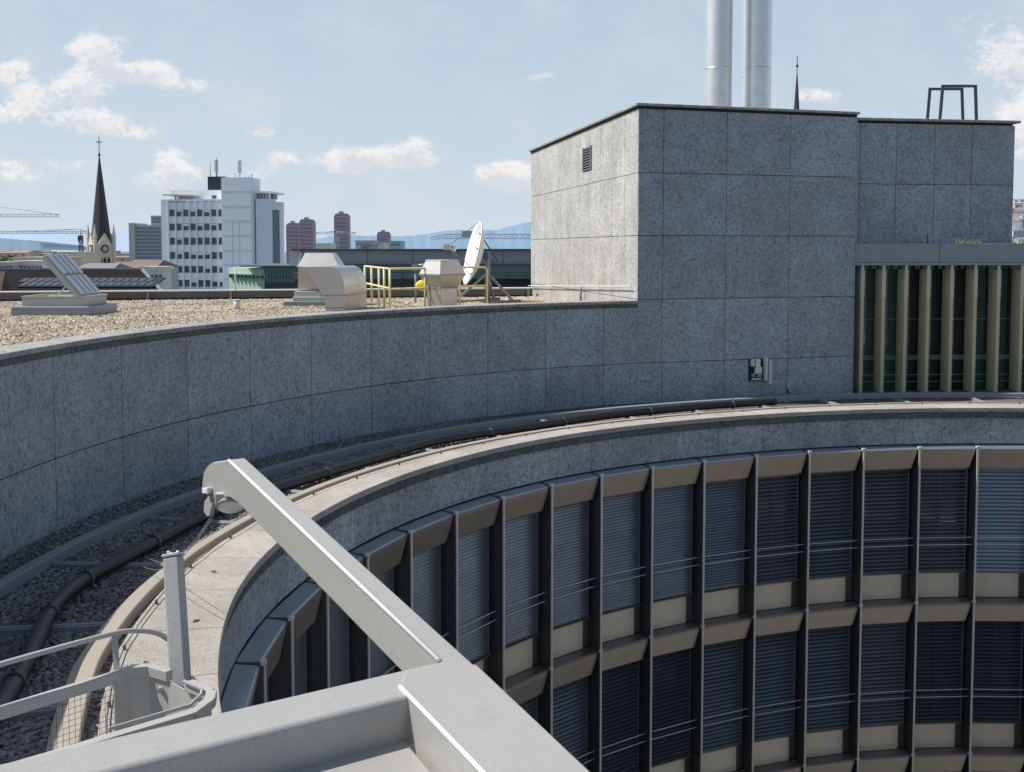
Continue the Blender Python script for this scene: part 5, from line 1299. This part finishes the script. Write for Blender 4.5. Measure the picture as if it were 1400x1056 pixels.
# ------------------------------------------------------------------ light and sky
SAZ=R(2.0); SEL=R(51)      # sun to the left of the view, a touch behind
sd=Vector((-math.cos(SAZ)*math.cos(SEL),math.sin(SAZ)*math.cos(SEL),math.sin(SEL)))
sun=bpy.data.lights.new('sun','SUN'); sun.energy=4.8; sun.angle=R(.53); sun.color=(1,.955,.89)
so=bpy.data.objects.new('sun',sun); col.objects.link(so); so.rotation_euler=(-sd).to_track_quat('-Z','Y').to_euler(); so.location=(0,0,60)
wd=bpy.data.worlds.new('World'); scn.world=wd; wd.use_nodes=True; nt=wd.node_tree; nt.nodes.clear()
N=lambda ty,**k:(lambda q:[setattr(q,a,b) for a,b in k.items()] and q or q)(nt.nodes.new(ty))
out=N('ShaderNodeOutputWorld'); bg=N('ShaderNodeBackground'); nt.links.new(bg.outputs[0],out.inputs[0]); bg.inputs[1].default_value=.1
sky=N('ShaderNodeTexSky'); sky.sky_type='NISHITA'; sky.sun_disc=False; sky.sun_elevation=SEL; sky.sun_rotation=math.atan2(sd.x,sd.y); sky.altitude=450; sky.air_density=1.2; sky.dust_density=1.6; sky.ozone_density=1.4
tc=N('ShaderNodeTexCoord'); sx=N('ShaderNodeSeparateXYZ'); nt.links.new(tc.outputs['Generated'],sx.inputs[0])
def mth(op,a,b=None,clamp=False):
    q=N('ShaderNodeMath',operation=op); q.use_clamp=clamp
    for i,x in enumerate((a,b)):
        if x is None: continue
        if isinstance(x,(int,float)): q.inputs[i].default_value=x
        else: nt.links.new(x,q.inputs[i])
    return q.outputs[0]
def mixc(f,a,b):
    q=N('ShaderNodeMix',data_type='RGBA'); 
    for i,x in ((0,f),(6,a),(7,b)):
        if isinstance(x,(int,float)): q.inputs[i].default_value=x
        elif isinstance(x,tuple): q.inputs[i].default_value=(*x,1)
        else: nt.links.new(x,q.inputs[i])
    return q.outputs[2]
def smooth(x,a,b):
    q=N('ShaderNodeMapRange',interpolation_type='SMOOTHSTEP'); nt.links.new(x,q.inputs[0]); q.inputs[1].default_value=a; q.inputs[2].default_value=b; return q.outputs[0]
ysafe=mth('MAXIMUM',sx.outputs[1],.02); U=mth('DIVIDE',sx.outputs[0],ysafe); V_=mth('DIVIDE',sx.outputs[2],ysafe)
cmb=N('ShaderNodeCombineXYZ'); nt.links.new(U,cmb.inputs[0]); nt.links.new(V_,cmb.inputs[1])
def wn_noise(scale,det,rough,off_=(0,0,0)):
    mp=N('ShaderNodeMapping'); mp.inputs['Location'].default_value=off_; mp.inputs['Scale'].default_value=(1,1.35,1); nt.links.new(cmb.outputs[0],mp.inputs[0])
    q=N('ShaderNodeTexNoise'); q.inputs['Scale'].default_value=scale; q.inputs['Detail'].default_value=det; q.inputs['Roughness'].default_value=rough; nt.links.new(mp.outputs[0],q.inputs[0]); return q.outputs[0]
n1=wn_noise(9,8,.62); n2_=wn_noise(22,8,.6,(3,1,0)); 
clouds=[(138,78,36,28,1),(185,100,34,12,.6),(104,66,18,16,.6),(120,122,24,14,.3),(14,98,26,16,.9),(38,136,26,18,.75),(5,155,26,16,.5),(100,120,30,20,.7),(215,100,30,16,.6),(265,117,26,12,.45),(125,164,38,15,.95),(60,160,40,16,.5),(190,180,30,12,.45),(236,222,26,18,.85),(250,238,24,14,.6),(215,250,40,14,.4),(360,181,26,9,.45),(96,222,26,10,.45),(390,218,24,14,.5),(470,218,30,17,.95),(520,216,42,13,.8),(570,208,26,18,1),(690,238,40,15,1),(720,250,40,16,.7),(740,106,20,11,.5),(1118,132,28,13,.75),(1375,70,60,36,.42),(1395,90,50,30,.42),(1398,178,30,36,.9),(1404,150,26,16,.5),(1330,25,60,20,.25),(330,240,60,14,.3),(20,235,60,18,.4),(560,70,40,8,.12)]
dens=None; topn=None
for px,py,rx,ry,st_ in clouds:
    r_=ray(px,py); cu=r_[0]/r_[1]; cv_=r_[2]/r_[1]
    du_=mth('MULTIPLY',mth('SUBTRACT',U,cu),F/rx); dv=mth('MULTIPLY',mth('SUBTRACT',V_,cv_),F/ry)
    d2=mth('ADD',mth('MULTIPLY',du_,du_),mth('MULTIPLY',dv,dv)); g_2=mth('MULTIPLY',mth('POWER',2.718,mth('MULTIPLY',d2,-.9)),st_)
    dens=g_2 if dens is None else mth('ADD',dens,g_2)
    tt=mth('MULTIPLY',g_2,dv); topn=tt if topn is None else mth('ADD',topn,tt)
dens=mth('MINIMUM',dens,1.15)
n5=wn_noise(34,2,.5,(2,9,0)); n6=wn_noise(80,3,.55,(4,3,0)); n7=wn_noise(190,3,.6,(1,3,0))
bil=lambda n,k: mth('MULTIPLY',mth('SUBTRACT',.14,mth('ABSOLUTE',mth('SUBTRACT',n,.5))),k)
nz=mth('ADD',mth('MULTIPLY',mth('SUBTRACT',n1,.5),1.0),mth('ADD',mth('MULTIPLY',mth('SUBTRACT',n2_,.5),1.5),mth('ADD',bil(n5,1.7),mth('ADD',bil(n6,1.3),mth('MULTIPLY',mth('SUBTRACT',n7,.5),.3)))))
nz=mth('SUBTRACT',nz,.12)
cd=mth('ADD',dens,mth('MULTIPLY',nz,mth('MINIMUM',mth('ADD',mth('MULTIPLY',dens,1.6),.12),1.0))); cov=smooth(cd,.19,.72)
veil=smooth(n1,.42,.75)
elev=mth('MAXIMUM',sx.outputs[2],0.0)
hz=mixc(smooth(sx.outputs[1],-.45,.15),(4.3,4.9,5.9),(7.6,7.9,8.4))
base=mixc(mth('POWER',2.718,mth('MULTIPLY',elev,-7.0)),sky.outputs[0],hz)
tint=mixc(mth('MULTIPLY',smooth(sx.outputs[1],-.45,.15),.55),base,(5.2,6.9,8.7))
vm=mth('ADD',mth('MULTIPLY',veil,.40),.16); base2=mixc(mth('MULTIPLY',vm,smooth(sx.outputs[1],-.45,.15)),tint,(7.1,7.35,7.8))
n3=wn_noise(30,7,.65,(7,2,0)); n4=wn_noise(13,5,.6,(1,5,0))
shade=smooth(mth('ADD',mth('MULTIPLY',mth('SUBTRACT',n3,.5),2.2),mth('ADD',mth('ADD',mth('MULTIPLY',mth('SUBTRACT',n4,.5),1.0),bil(n6,2.0)),mth('ADD',mth('MULTIPLY',topn,.55),.45))),.15,1.0)
ccol=mixc(shade,(7.1,7.25,7.75),(9.9,9.45,9.1))
front=smooth(sx.outputs[1],.02,.2)
fc=mth('MULTIPLY',mth('MULTIPLY',cov,front),.76)
lowfac=smooth(sx.outputs[2],.30,.75)
base3=mixc(lowfac,base2,sky.outputs[0])
final=mixc(fc,base3,ccol)
nt.links.new(final,bg.inputs[0])
